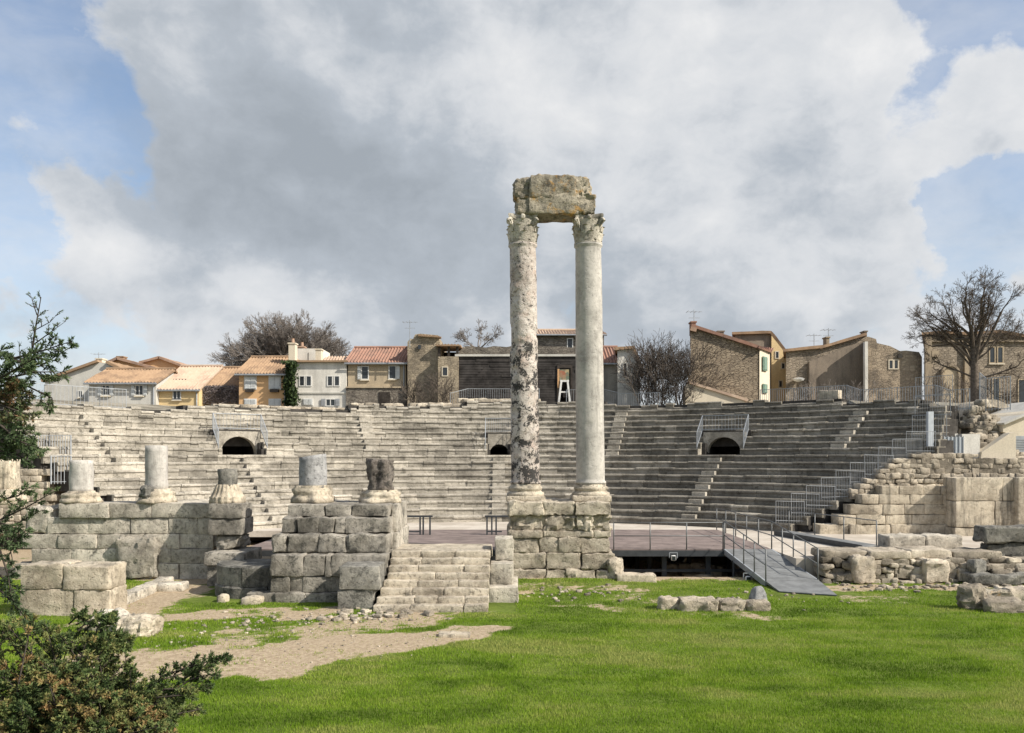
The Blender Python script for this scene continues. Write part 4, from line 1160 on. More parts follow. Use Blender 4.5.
# warm rubble wall above
mb = MB(); d0 = 37.75
def rtop(px): return np.interp(px, [860, 880, 897, 910, 925, 1024, 1090], [487, 474, 463, 457, 456, 457, 468])
zc = 2.3
while zc < 4.5:
    x = X(852, d0)
    while x < X(1085, d0):
        w = random.uniform(.12, .46); px = (x+w/2)/d0*FPX+CXP
        if zc+.1 < Z(rtop(px), d0) and not (zc < 3.0 and px > 962):
            mb.rock((x+w/2, d0+.35+random.uniform(-.05,.06)+(.10 if zc > 3.5 else 0), zc+.13), (w*1.08, .7, random.uniform(.18,.3)), random.uniform(-.08,.08), .04, .05, res=.12, nmax=4, tone=random.uniform(.35,1), tilt=(random.gauss(0,.07),0))
        x += w
    zc += .24
pts = [(X(p,d0), d0+.12, Z(rtop(p),d0)-.08) for p in (858, 880, 897, 910, 925, 1024, 1088)]
mb.prism([(X(1088,d0), d0+.12, 1), (X(858,d0), d0+.12, 1)][::1]+pts, (0, 1.6, 0), .2)
mb.thing('rubble_bank', M['rubblest'], 'warm tan rubble masonry bank above the pale ashlar wall', 'wall')
# upper right: gate pier, rubble cone, vault, pale building
o = empty('gate_wall', (X(952,39.2), 39.2, 4.2), 'white wall with a pale metal gate above the rubble bank', 'wall')
mb = MB(); mb.box(X(962,39.2), X(980,39.2), 39.2, 40.2, 3.9, Z(434,39.2)); mb.box(X(953,39.2), X(962.5,39.2), 39.6, 40.1, 3.9, Z(433,39.2)-.02)
mb.build('wall', M['pl_white'], o)
mb = MB(); mb.box(X(940,39.1), X(963,39.1), 39.1, 39.15, 4.25, Z(437,39.1)); mb.build('gate', M['galv_lt'], o)
mb = MB()
for k in range(7): x = X(940,39.1)+ (X(963,39.1)-X(940,39.1))*k/6; mb.box(x-.02, x+.02, 39.06, 39.095, 4.25, Z(436,39.1))
mb.build('gate_bars', M['galv'], o)
mb = MB()
def hill(px): return np.interp(px, [960, 972, 983, 993, 1003, 1014, 1032], [428, 403, 401, 416, 430, 440, 458])
for k in range(240):
    px = random.uniform(962, 1030); u = random.random(); py = hill(px)+u*(462-hill(px)); d = 41.2-u*1.6+random.uniform(-.1,.1)
    mb.rock((X(px,d), d, Z(py,d)), (random.uniform(.25,.5), .5, random.uniform(.15,.32)), random.uniform(-.3,.3), .06, .06, res=.2, nmax=3, tone=random.uniform(.2,.8))
pts = [(p, hill(p)+4) for p in (961, 972, 983, 993, 1003, 1014, 1030)]
mb.add([(X(p,41.3), 41.3, Z(q,41.3)) for p, q in pts]+[(X(p,39.8), 39.8, 3.9) for p, q in pts]+[(X(p,43), 43, Z(q,43)-.2) for p, q in pts]+[(X(p,43), 43, 3.0) for p, q in pts],
       [(i, i+1, i+8, i+7) for i in range(6)]+[(i+14, i+15, i+1, i) for i in range(6)]+[(i+21, i+22, i+15, i+14) for i in range(6)], .25)
mb.thing('ruined_masonry', M['rubblest'], 'collapsed grey rubble mass sloping beside the white gate wall', 'ruin')
mb = MB(); mb.prism([(X(980,39), 39, 4.0), (X(1016,39), 39, 4.0), (X(1016,39), 39, Z(432,39)), (X(1010,39), 39, Z(433,39)), (X(982,39), 39, Z(452,39))], (0, .5, 0), .7)
mb.thing('ramp_wall', M['pl_cream'], 'pale cream wall with a raking top below the rubble mass', 'wall')
mb = MB(); n = 12; c = (X(992,43.5), Z(424,43.5)); ro, ri = 1.35, .95
c = (c[0], c[1])
for k in range(n):
    a, b = math.pi*.98*k/n, math.pi*.98*(k+1)/n
    q = lambda t_, r_, y: (c[0]+math.cos(t_)*r_, y, c[1]+math.sin(t_)*r_)
    mb.hexa([q(b,ri,43.5), q(a,ri,43.5), q(a,ri,46), q(b,ri,46), q(b,ro,43.5), q(a,ro,43.5), q(a,ro,46), q(b,ro,46)], .7)
mb.box(c[0]-ri, c[0]+ri, 43.9, 46, c[1]-1.5, c[1]+ri*.98, .4)
mb.thing('vault_remnant', M['pale'], 'pale rounded vault remnant between rubble mass and small pale building', 'vault')
o = empty('pale_building', (X(1030,40), 41, 3.8), 'small pale building with sloping roofline and a grey door at the frame edge', 'building')
d = 40.2
mb = MB(); mb.prism([(X(1011,d), d, 3.7), (X(1090,d), d, 3.7), (X(1090,d), d, Z(400,d)), (X(1060,d), d, Z(400,d)), (X(1024,d), d, Z(413,d)), (X(1003,d), d, Z(424,d)), (X(1003,d), d, Z(432,d)), (X(1011,d), d, Z(434,d))], (0, 4, 0), .6); mb.build('wall', M['pl_cream'], o)
mb = MB(); mb.box(X(1013,d), X(1034,d), d-.05, d-.005, 4.1, Z(436,d)); mb.build('door', M['galv'], o)
mb = MB()
for k in range(9): z = 4.2+k*.12; mb.box(X(1013,d)+.02, X(1034,d)-.02, d-.075, d-.052, z, z+.03)
mb.build('door_slats', M['shutb'], o)
mb = MB(); mb.slab((X(1001,d), d-.25, Z(423,d)), (X(1061,d), d-.25, Z(398,d)), (X(1061,d), d+4, Z(398,d)), (X(1001,d), d+4, Z(423,d)), .1); mb.build('roof', M['pl_grey'], o)

# ---- barred railings
def barfence(name, label, segs, h, mat, group=None, gap=.13, r=.012, z_off=0):
    """segs: list of polylines; each polyline one panel"""
    p0 = segs[0][0]; o = empty(name, tuple(p0), label, 'railing', group)
    for pts in segs:
        mb = MB(); pts = [Vector(p) for p in pts]
        for a, b in zip(pts, pts[1:]):
            n = max(2, int((b-a).length/gap))
            for k in range(n+1):
                p = a+(b-a)*(k/n); mb.tube([p, p+Vector((0,0,h))], r*2.2 if k in (0, n) else r, 4, cap=False)
            for dz in (.1, h-.02): mb.bar(a+Vector((0,0,dz)), b+Vector((0,0,dz)), .028)
        mb.build('bar_panel', mat, o)
    return o
segs = []
for i in range(1, 11):
    r = R0+TREAD*i; x = XC+math.sqrt(r*r-12.75**2); z = zrow(i)+RISE*.2
    segs.append([(x-1.25, 38.12, z), (x+.1, 38.12+random.uniform(-.08,.08), z+random.uniform(-.06,.06))])
barfence('stair_railing', 'stepped grey bar railing climbing along the lower cut end of the seating', segs, 1.05, M['shutb'], None, .12, .008)
segs = []
for i in (12, 15, 18):
    th = thmax(i)-.01; r = R0+TREAD*i
    a = Vector(cav(r, th-.045, zrow(i)+.1)); b = Vector(cav(r+.1, th+.02, zrow(i)+.1)); segs.append([a, b])
barfence('upper_stair_railing', 'stepped grey bar railing on the upper end of the seating near the gate', segs, 1.15, M['shutb'], None, .12, .008)
mb = MB(); x, z = X(930,38.6), 4.5; mb.box(x-.13, x+.13, 38.5, 38.7, z, z+2.0)
mb.thing('metal_post', M['galv_lt'], 'pale broad metal post standing in the railing near the gate', 'post')
def toparc(a0, a1, n, zadd=0, radd=.5):
    out = []
    for k in range(n+1):
        th = R(a0+(a1-a0)*k/n); tr = toprow(th); out.append(cav(R0+TREAD*(tr+1)+radd, th, zrow(tr)+RISE-.1+zadd))
    return out
P_ = toparc(33, 57, 12, -.2); barfence('terrace_railing', 'long grey bar railing along the top of the shaded seating', [P_[k:k+2] for k in range(12)], 1.12, M['galv'], 'bar railings behind the seating', .13, .013)
P_ = toparc(57, 60.5, 3, 0.1, 1.5); barfence('terrace_railing', 'short grey bar railing before the foot of the big bare tree', [P_[k:k+2] for k in range(3)], 1.7, M['galv'], 'bar railings behind the seating', .13, .013)
P_ = toparc(-7, 4.5, 5, .1, 2.0); barfence('terrace_railing', 'bar railing in front of the dark boarded wall behind the columns', [P_[k:k+2] for k in range(5)], 1.1, M['galv'], 'bar railings behind the seating', .16, .009)
P_ = toparc(8, 20, 5, .1, 2.0); barfence('terrace_railing', 'bar railing in front of the dark thicket', [P_[k:k+2] for k in range(5)], 1.0, M['galv'], 'bar railings behind the seating', .16, .009)
P_ = toparc(-61, -47, 5, .1, 1.0); barfence('terrace_railing', 'thin bar railing in front of the pale gabled house', [P_[k:k+2] for k in range(5)], 1.15, M['galv'], 'bar railings behind the seating', .2, .008)
d = 37.0; barfence('side_railing', 'tall bluish bar railing at the seating end behind the conifer', [[(X(24,d), d, Z(470,d)), (X(42,d), d+.6, Z(470,d))], [(X(42,d), d+.6, Z(470,d)), (X(60,d), d+.9, Z(470,d))]], 1.65, M['shutb'], None, .11, .02)
d = 36.4; barfence('side_railing', 'lower grey bar railing beside the tall bluish one', [[(X(51,d), d, Z(484,d)), (X(66,d), d+.4, Z(484,d))]], 1.3, M['galv'], None, .12, .016)
# tan masonry shoulder on the far left that closes the seating
mb = MB(); d = 36.6
for zc in np.arange(.75, Z(472,d)-.1, .3):
    x = X(-30, d)
    while x < X(54, d)-(zc-.7)*.25:
        w = random.uniform(.3, .7); mb.rock((x+w/2, d+.3, zc+.15), (w*1.03, .7, .31), 0, .05, .05, res=.2, nmax=4, tone=random.uniform(.4,.9)); x += w
mb.box(X(-30,d), X(50,d), d+.3, d+1.2, .6, Z(472,d)-.15, .2)
mb.thing('tan_wall', M['rubblest'], 'tan rubble wall end below the bluish railing', 'wall')
# ================================================================ houses behind the seating
ZT = 7.2                                                # terrace level behind the seating
def window(parent, px, py, w, h, d, frame='wframe', shut=0, shm='shutw', pane='glass', sill=True, mull=1):
    """w, h in survey pixels at distance d; shut: 0 none, 2 both open, -1 left only, 1 right only"""
    x, z, W, Hh = X(px,d), Z(py,d), w/FPX*d, h/FPX*d
    y = d; f = .07
    mb = MB()
    mb.box(x-W/2-f, x+W/2+f, y-.05, y+.02, z+Hh/2, z+Hh/2+f); mb.box(x-W/2-f, x+W/2+f, y-.05, y+.02, z-Hh/2-f, z-Hh/2)
    mb.box(x-W/2-f, x-W/2, y-.05, y+.02, z-Hh/2, z+Hh/2); mb.box(x+W/2, x+W/2+f, y-.05, y+.02, z-Hh/2, z+Hh/2)
    if mull: mb.box(x-.03, x+.03, y-.045, y+.02, z-Hh/2, z+Hh/2)
    o = mb.build('window', M[frame], parent)
    mb = MB(); mb.box(x-W/2+.002, x+W/2-.002, y-.02, y+.015, z-Hh/2+.002, z+Hh/2-.002); mb.build('pane', M[pane], o)
    if sill: mb = MB(); mb.box(x-W/2-.12, x+W/2+.12, y-.14, y+.02, z-Hh/2-f-.09, z-Hh/2-f-.003); mb.build('sill', M['pl_cream'], o)
    for s in (-1, 1):
        if shut == 2 or shut == s:
            mb = MB(); sw = W*.52; xc = x+s*(W/2+f+sw/2+.02)
            mb.box(xc-sw/2, xc+sw/2, y-.10, y-.055, z-Hh/2-.05, z+Hh/2+.05)
            for k in range(6): zz = z-Hh/2+Hh*(k+.5)/6; mb.box(xc-sw/2+.03, xc+sw/2-.03, y-.115, y-.102, zz-.03, zz+.03, .5)
            mb.build('shutter', M[shm], o)
    return o
def closed_shutter(parent, px, py, w, h, d, mat='shutw'):
    x, z, W, Hh = X(px,d), Z(py,d), w/FPX*d, h/FPX*d
    mb = MB(); mb.box(x-W/2-.06, x+W/2+.06, d-.05, d+.02, z-Hh/2-.06, z+Hh/2+.06); o = mb.build('window', M['wframe'], parent)
    mb = MB()
    for s in (0, 1):
        x0 = x-W/2+s*W/2; mb.box(x0+.01, x0+W/2-.01, d-.09, d-.052, z-Hh/2, z+Hh/2)
        for k in range(8): zz = z-Hh/2+Hh*(k+.5)/8; mb.box(x0+.05, x0+W/2-.05, d-.105, d-.092, zz-.02, zz+.02)
    mb.build('shutter', M[mat], o)
    return o
def chimney(parent, px0, px1, py0, py1, d, mat='pl_cream', pot=True):
    mb = MB(); x0, x1, z0, z1 = X(px0,d), X(px1,d), Z(py1,d)-.4, Z(py0,d)
    mb.box(x0, x1, d, d+.7, z0, z1-.15); mb.box(x0-.06, x1+.06, d-.06, d+.76, z1-.15+.002, z1-.05)
    o = mb.build('chimney', M[mat], parent)
    if pot: mb = MB(); mb.lathe([(.12,0),(.14,.05),(.11,.35),(.14,.38)], ((x0+x1)/2, d+.35, z1-.05), 10); mb.build('chimney_pot', M['tile'], o)
    return o
def antenna(parent, px, py0, py1, d):
    x = X(px,d); mb = MB(); z0, z1 = Z(py1,d), Z(py0,d); mb.tube([(x,d+.3,z0-.5),(x,d+.3,z1)], .03, 5)
    for k, L in enumerate((.9,.75,.6,.5)): mb.bar((x-.5+k*.3, d+.3-L/2, z1-.15), (x-.5+k*.3, d+.3+L/2, z1-.15), .02)
    mb.bar((x-.55, d+.3, z1-.15), (x+.6, d+.3, z1-.15), .025); mb.bar((x-.4,d+.3,z1-.6),(x+.4,d+.3,z1-.6),.03)
    mb.build('antenna', M['galv'], parent)
def house(name, label, px0, px1, pe, d, dep, wall, roof=None, ridge=None, over=.35, z0=ZT, cat='house', wave=.05, grp='houses behind the seating', sidepx=None):
    """block house, eave line facing the stage at pe, ridge at half depth"""
    x0, x1, ze = X(px0,d), X(px1,d), Z(pe,d)
    o = empty(name, ((x0+x1)/2, d+dep/2, z0), label, cat, grp)
    mb = MB()
    if roof:
        yr = d+dep/2; zr = Z(ridge,yr)
        prof = [(d,z0),(d+dep,z0),(d+dep,ze),(yr,zr-.12),(d,ze)]
        mb.prism([(x0,y,z) for y, z in prof], (x1-x0,0,0)); mb.build('wall', M[wall], o)
        mb = MB(); sl = (zr-ze)/(dep/2); e = over
        mb.slab((x0-.2,d-e,ze-sl*e+.1), (x1+.2,d-e,ze-sl*e+.1), (x1+.2,yr,zr+.1), (x0-.2,yr,zr+.1), .14, wave)
        mb.slab((x0-.2,yr,zr+.1), (x1+.2,yr,zr+.1), (x1+.2,d+dep+e,ze-sl*e+.1), (x0-.2,d+dep+e,ze-sl*e+.1), .14, wave)
        mb.tube([(x0-.2,yr,zr+.12),(x1+.2,yr,zr+.12)], .13, 8)
        rf = mb.build('roof', M[roof], o)
        mb = MB(); mb.tube([(x0-.2,d-e-.06,ze-sl*e-.02),(x1+.2,d-e-.06,ze-sl*e-.02)], .07, 6); mb.tube([(x1-.15,d-e-.05,ze-sl*e-.05),(x1-.15,d-.07,ze-.35),(x1-.15,d-.07,z0)], .05, 5); mb.build('gutter', M['galv'], o)
    else:
        mb.box(x0, x1, d, d+dep, z0, ze); mb.build('wall', M[wall], o); rf = o
    return o, rf
def gable(name, label, prof, d, dep, wall, roofs=(), kx=0.0, z0=ZT, cat='house', grp='houses behind the seating', over=.3, wave=.05, roofmat='tile'):
    """front outline prof [(px,py)...] left to right, run back by dep; roofs = indices of the segments that carry a roof slab"""
    P_ = [(X(a,d), Z(b,d)) for a, b in prof]
    o = empty(name, ((P_[0][0]+P_[-1][0])/2, d+dep/2, z0), label, cat, grp)
    mb = MB(); mb.prism([(P_[0][0],d,z0)]+[(x,d,z-(.10 if roofs else 0)) for x, z in P_]+[(P_[-1][0],d,z0)], (kx*dep,dep,0)); mb.build('wall', M[wall], o)
    rf = None
    if roofs:
        mb = MB()
        for i in roofs:
            (xa, za), (xb, zb) = P_[i], P_[i+1]
            if xb-xa > .3:
                sl = (zb-za)/(xb-xa)
                if za < zb: xa -= .25; za -= sl*.25
                else: xb += .25; zb += sl*.25
            mb.slab((xa-kx*over,d-over,za+.05), (xa+kx*dep,d+dep,za+.05), (xb+kx*dep,d+dep,zb+.05), (xb-kx*over,d-over,zb+.05), .16, wave)
        rf = mb.build('roof', M[roofmat], o)
    return o, rf

# --- left cluster
o, rf = gable('gabled_house', 'pale grey house showing a blank gable beside the conifer', [(44,384),(46,380),(99,361),(108,362),(128,372),(130,384)], 64, 9, 'pl_grey', (1, 3), roofmat='tile_brown')
window(o, 80.5, 394, 3.5, 5.5, 64); chimney(rf, 96, 102, 357.5, 362, 64.4, 'pl_cream', False)
o, rf = gable('orange_house', 'orange house with a shallow gable rising behind the tile-roofed cottage', [(104,384),(104,364.5),(118,358.5),(158,369),(160,386)], 70, 10, 'pl_orange2', (1, 2), roofmat='tile')
chimney(rf, 117, 123, 355.5, 360, 70.4, 'tile_brown', False)
o, rf = gable('orange_house', 'orange house with the peaked roof set farthest back on the left', [(143,384),(143,362),(160,357.5),(186,367),(190,369),(190,390)], 74, 10, 'pl_orange', (1, 2), roofmat='tile'); antenna(o, 97, 352, 362, 72)
o, rf = house('cottage', 'pale cottage with a brown tile roof and two shuttered windows', 89, 156, 382, 60.5, 6, 'pl_grey', 'tile_brown', 370.5)
for px in (106, 139.5): window(o, px, 390.3, 6.5, 9, 60.5, shut=2)
o, rf = house('low_house', 'low yellow house with a broad salmon tile roof and one small window', 159, 199, 388.5, 61, 9, 'pl_yellow', 'tile_pale', 367.5, sidepx=None)
window(o, 177, 395, 6.5, 8, 61, mull=1)
mb = MB(); x = X(182,63); mb.box(x-.5, x+.5, 62.6, 63.4, Z(381,63), Z(379.3,63)); mb.build('skylight', M['glass'], rf)
chimney(rf, 196, 204, 364, 370, 65.5, 'pl_white', False)
o, rf = house('tiled_outbuilding', 'outbuilding with a brown tile roof above a wall of bare vines', 199, 240, 385, 62.5, 7, 'pl_beige', 'tile_brown', 369)
o, rf = house('orange_house', 'bright orange house with two closed white windows beside the ivy', 239, 287, 373, 61, 7, 'pl_orange', 'tile_brown', 358.5)
for px in (250.5, 275):
    w = closed_shutter(o, px, 382.5, 11, 12.5, 61); mb = MB(); x, z = X(px,61), Z(391,61); mb.box(x-.32, x+.32, 60.7, 60.94, z-.1, z+.12); mb.build('flower_box', M['wood_dk'], w)
for px in (250.5, 275): closed_shutter(o, px, 402.5, 11, 6, 61)
# ivy grown column between the two houses
def leafcloud(pts_fn, n, size, tone_fn, aspect=.6):
    c = pts_fn(n); d = RNG.normal(size=(n,3)); d /= np.linalg.norm(d, axis=1)[:,None]; e = np.cross(d, RNG.normal(size=(n,3))); e /= np.linalg.norm(e, axis=1)[:,None]
    s = size*(.6+.8*RNG.random((n,1))); a = d*s; b = e*s*aspect
    V = np.stack([c-a, c+b, c+a, c-b], 1).reshape(-1,3); return V, np.arange(4*n).reshape(-1,4), np.repeat(tone_fn(c), 4)
def ivyfn(n):
    u = RNG.random(n); px = 290+RNG.normal(size=n)*3.0*(1-.25*u)+np.sin(u*9)*1.0; py = 406-u*45; d = 60.7+RNG.normal(size=n)*.35
    return np.stack([X(px,d), d, Z(py,d)], 1)
Vv, Ff, Tt = leafcloud(ivyfn, 3800, .13, lambda c: np.clip(.35+.3*RNG.normal(size=len(c)), 0, 1))
root = empty('ivy_climber', (X(290,60.7), 60.7, ZT), 'tall dark ivy climbing between the orange house and the white house', 'climber'); np_mesh('leaves', Vv, Ff, Tt, M['ivy'], root)
mb = MB(); mb.tube([(X(290,61), 60.9, ZT-.2), (X(291,61), 60.9, 9), (X(289,61), 60.9, Z(368,61))], [.12,.09,.04], 6); mb.build('stem', M['bark_dk'], root)

o, rf = house('white_house', 'white house with flat roof, chimneys and paired small windows', 293.5, 346.5, 362.5, 61.5, 8, 'pl_white')
mb = MB(); d = 61.5; mb.box(X(291,d), X(348,d), d-.3, d+8.2, Z(362.4,d), Z(360.6,d)); rf = mb.build('roof_ledge', M['tile_brown'], o)
mb = MB(); mb.box(X(297,64), X(321.5,64), 64, 67, Z(362,64), Z(348.5,64)); mb.box(X(309,64), X(315,64), 63.94, 63.98, Z(361,64), Z(352,64)); mb.build('roof_cabin', M['pl_white'], o)
chimney(rf, 288.5, 295, 342, 362, 62.5, 'pl_cream'); chimney(rf, 298, 304, 345.5, 362, 66, 'tile', True); chimney(rf, 315.5, 321, 348, 362, 62.6, 'pl_cream', False)
mb = MB(); mb.slab((X(322,63),62.6,Z(361,63)), (X(347,63),62.6,Z(361,63)), (X(347,66),66.5,Z(355.5,66)), (X(322,66),66.5,Z(355.5,66)), .15, .05); mb.build('roof', M['tile_pale'], o)
for px in (302, 308.8, 330, 337): window(o, px, 381, 4.2, 9, 61.5, mull=0, frame='wframe', sill=False)
for px in (308,): closed_shutter(o, px, 402, 9, 5.5, 61.5)
window(o, 330.5, 402.5, 8, 6, 61.5, shut=2, shm='shutb', sill=False)
mb = MB(); mb.box(X(293.5,61.5), X(346.5,61.5), 61.42, 61.495, Z(393.6,61.5), Z(392.2,61.5)); mb.build('string_course', M['pl_grey'], o)
o, rf = house('beige_house', 'beige house with a red tile roof over a rough stone ground floor', 348, 406, 362, 61.6, 7, 'pl_beige', 'tile_red', 349)
window(o, 365, 372.8, 6, 12, 61.6, shut=-1, shm='shutw', mull=0); window(o, 392.5, 372.3, 6, 12, 61.6, shut=1, shm='shutw', mull=0)
mb = MB(); d = 61.35; mb.box(X(346,d), X(406.5,d), d, 61.55, ZT-.4, Z(388,d)); mb.build('ground_floor', M['rubble_grey'], o)
mb = MB(); mb.box(X(346,d), X(406.5,d), d-.1, 61.55, Z(387.9,d), Z(386.6,d)); mb.build('ledge', M['pl_beige'], o)
mb = MB(); mb.box(X(379,d), X(390,d), d-.05, d-.004, ZT-.4, Z(392,d)); mb.build('door', M['wood_dk'], o)

# --- centre
o, rf = gable('stone_tower', 'tall tan stone tower house with a jagged top and an aerial', [(407.5,342),(410,338.5),(413,339),(415,334.5),(420,333.6),(438,335.2),(440,343)], 61, 7, 'rubble_tan'); antenna(o, 409.3, 319.5, 340, 60)
mb = MB(); d = 60.9; mb.box(X(418,d), X(421,d), d-.03, d+.05, Z(349,d), Z(345,d)); mb.build('window', M['glass'], o)
mb = MB(); mb.slab((X(418,60.7),60.7,Z(334.5,60.7)), (X(441,60.7),60.7,Z(336,60.7)), (X(441,66),66.5,Z(336.5,66)), (X(418,66),66.5,Z(334.6,66)), .12, .04); mb.build('roof', M['tile_brown'], o)
o, rf = gable('stone_annex', 'stone annex with a small open roof shelter beside the tower', [(438,356.5),(458.5,356.5)], 60.2, 7, 'rubble_tan')
mb = MB(); d = 61
mb.slab((X(436.5,d),60.4,Z(345.5,d)), (X(461,d),60.4,Z(345.5,d)), (X(461,d),65,Z(343,d)), (X(436.5,d),65,Z(343,d)), .12, .03); rf = mb.build('shelter_roof', M['tile_brown'], o)
mb = MB()
for px in (439.5, 449, 457.5): mb.box(X(px,d)-.09, X(px,d)+.09, 60.7, 60.9, Z(357,d), Z(346.5,d))
mb.box(X(438,d), X(458,d), 64.5, 64.7, Z(357,d), Z(346.3,d)); mb.build('shelter_post', M['wood_dk'], o)
d = 60.2; window(o, 445, 371.5, 4.5, 8, d, frame='pl_cream', mull=0, sill=False)
# long grey ruin wall and the boarded front
o, rf = gable('long_wall', 'long grey stone wall with an uneven top above the dark boarding', [(458,353),(463,347),(468,346),(486,347.5),(494,346),(507,347),(520,344),(534,345),(552,347),(600,348)], 62.5, 1.2, 'rubble_grey', grp=None, cat='wall')
o, rf = house('upper_house', 'grey upper house with a thin tile roof seen between the columns', 534, 604, 334.5, 66, 7, 'rubble_grey', 'tile_pale', 331.5)
window(o, 570, 343.5, 4.5, 9, 66, frame='wframe', mull=0, sill=False)
mb = MB(); mb.lathe([(.02,0),(.2,.05),(.3,.12)], (X(571.5,65.6), 65.6, Z(349.5,65.6)), 14); mb.build('satellite_dish', M['lampw'], o)
o = empty('boarded_front', (X(528,60.6), 60.6, ZT), 'wide dark boarded front with a lean-to top behind the columns', 'hoarding')
mb = MB(); d = 60.4; z0, z1 = ZT-.3, Z(356.5,d); n = 26
for k in range(n):
    za, zb = z0+(z1-z0)*k/n, z0+(z1-z0)*(k+1)/n
    x = X(455.5,d)
    while x < X(601,d):
        L = random.uniform(1.2, 3.2); e = min(x+L, X(601,d))
        if not (x < X(562,d) and e > X(557,d) and za < Z(371,d)) : mb.box(x, e-.012, d+random.uniform(-.03,.03), d+.3, za, zb-.02, random.random())
        elif x < X(557,d): mb.box(x, X(557,d), d, d+.3, za, zb-.02, random.random())
        x = e
mb.box(X(571.5,d), X(601,d), d+.02, d+.31, z0, z1-.04, .5)
mb.build('board_cladding', M['hoard'], o)
mb = MB(); mb.box(X(455,d), X(601.5,d), d-.12, d+.6, z1, z1+.16); mb.build('coping', M['pl_grey'], o)
mb = MB(); mb.box(X(557,d), X(571.5,d), d+.9, d+1, z0, Z(366,d)); mb.build('door_recess', M['wood_dk'], o)
mb = MB(); a = .09
mb.box(X(557,d), X(559,d), d-.08, d+.2, z0, Z(368,d)); mb.box(X(570.5,d), X(572.3,d), d-.08, d+.2, z0, Z(368,d)); mb.box(X(557,d), X(572.3,d), d-.08, d+.2, Z(368,d), Z(365,d)); mb.build('door_frame', M['wood_dk'], o)
o = empty('trestle_stand', (X(564.5,59.4), 59.4, ZT), 'white splayed trestle holding a small patterned panel in the dark doorway', 'trestle')
d = 59.4
for s, (pa, pb) in enumerate(((561.5, 556.5), (567.5, 571.5))):
    for dy in (-.25, .25):
        mb = MB(); mb.bar((X(pa,d), d, Z(380,d)), (X(pb,d), d+dy, ZT-.1), .14); mb.build('leg', M['wframe'], o)
mb = MB(); mb.bar((X(559,d), d, Z(392,d)), (X(569.5,d), d, Z(392,d)), .1); mb.bar((X(560,d), d, Z(381,d)), (X(569,d), d, Z(381,d)), .14); mb.build('crossbar', M['wframe'], o)
m, t = newmat('patterned_panel'); pos = coords(t); v = t.n('ShaderNodeTexVoronoi', {'Vector': pos, 'Scale': 5.0}, feature='F1').outputs['Color']; g_ = t.n('ShaderNodeSeparateColor', {0: v})
finish(t, t.mix(g_.outputs[0], t.mix(g_.outputs[1], (.35,.12,.07), (.5,.4,.22)), (.12,.16,.12)), .8); M['panel'] = m
mb = MB(); mb.box(X(559.5,d), X(569,d), d-.03, d+.03, Z(380,d), Z(369.5,d)); mb.build('panel', M['panel'], o)
mb = MB(); mb.box(X(557.5,d), X(559.6,d), d-.02, d+.02, Z(388,d), Z(369,d)); mb.build('pink_strip', M['pl_orange2'], o)

o, rf = house('red_roofed_house', 'grey rendered house with a red tile roof beside the smooth column', 598, 620, 362, 61, 6, 'pl_dirty', 'tile_red', 348.5)
o, rf = gable('white_gable', 'white gable end with grey stains beside the dark thicket', [(617.5,349),(634,347.5),(640,362)], 60, 7, 'pl_white', (0, 1), .16, roofmat='tile_brown')
window(o, 625, 370, 3, 12, 60, frame='pl_grey', mull=0, sill=False)

# --- right
d = 58.0
o, rf = gable('stone_sided_house', 'house with a tall rough stone flank and a raking red tile edge', [(690.5,328),(692,326),(759,347.5),(759.5,350)], d, 9, 'brick_side', (1,), .24, roofmat='tile_red')
mb = MB(); mb.prism([(X(759.3,d), d-.05, ZT-.3), (X(776,d), d+1.4, ZT-.3), (X(776,d), d+1.4, Z(351.5,d+1.4)), (X(759.3,d), d-.05, Z(348.5,d))], (0, 5, 0)); mb.build('side_wall', M['pl_cream'], o)
mb = MB(); mb.slab((X(757,d), d-.5, Z(347.0,d)), (X(777.5,d), d+1.2, Z(351,d+1.2)), (X(776,d+6), d+6.5, Z(347,d+6)), (X(757,d+6), d+6.5, Z(345,d+6)), .14, .05); mb.build('roof', M['tile_red'], o)
for py, hh in ((363, 14), (388, 9)):
    a = Vector((X(763,d), d+.22, Z(py,d))); b = Vector((X(770,d), d+.86, Z(py,d))); dn = Vector((0,0,hh/FPX*d/2)); nn = Vector((.06,-.06,0))
    mb = MB(); mb.prism([a-dn+nn*.3, b-dn+nn*.3, b+dn+nn*.3, a+dn+nn*.3], nn); w = mb.build('window', M['shutg'], o)
    mb = MB(); a2, b2 = a.lerp(b,.15), a.lerp(b,.85); mb.prism([a2-dn*.85+nn*1.35, b2-dn*.85+nn*1.35, b2+dn*.85+nn*1.35, a2+dn*.85+nn*1.35], nn*.3); mb.build('shutter', M['shutg'], w)
mb = MB(); mb.slab((X(690,d), d-.35, Z(327,d)), (X(696,d), d-.35, Z(328.5,d)), (X(696,d)+2.1, d+9, Z(328.5,d)), (X(690,d)+2.1, d+9, Z(327,d)), .3); mb.build('coping', M['tile'], o)
chimney(rf, 691.5, 696, 320.5, 329, d+.3, 'tile_red', False); antenna(o, 695, 309, 322, d+.3)
o, rf = gable('lean_to', 'pale lean-to with a raking tile top against the stone flank', [(685.5,388),(686,383.5),(689,382),(744,399),(746,402)], 57.0, .95, 'pl_cream', (2,), roofmat='tile_pale', over=.15, wave=.03, cat='outbuilding')
mb = MB(); dq = 57.8; mb.prism([(X(688,dq), dq-.1, Z(372,dq)), (X(694,dq), dq-.1, Z(383,dq)), (X(688,dq), dq-.1, Z(383,dq))], (0,.2,0)); mb.build('buttress', M['rubble_tan'], o)
o, rf = gable('yellow_house', 'yellow house with a curved roof end behind the stone-sided house', [(735,342),(735,333.5),(771,332.5),(778,341),(787,352.5)], 66, 9, 'pl_brown', (1, 2, 3), .3, roofmat='tile_brown')
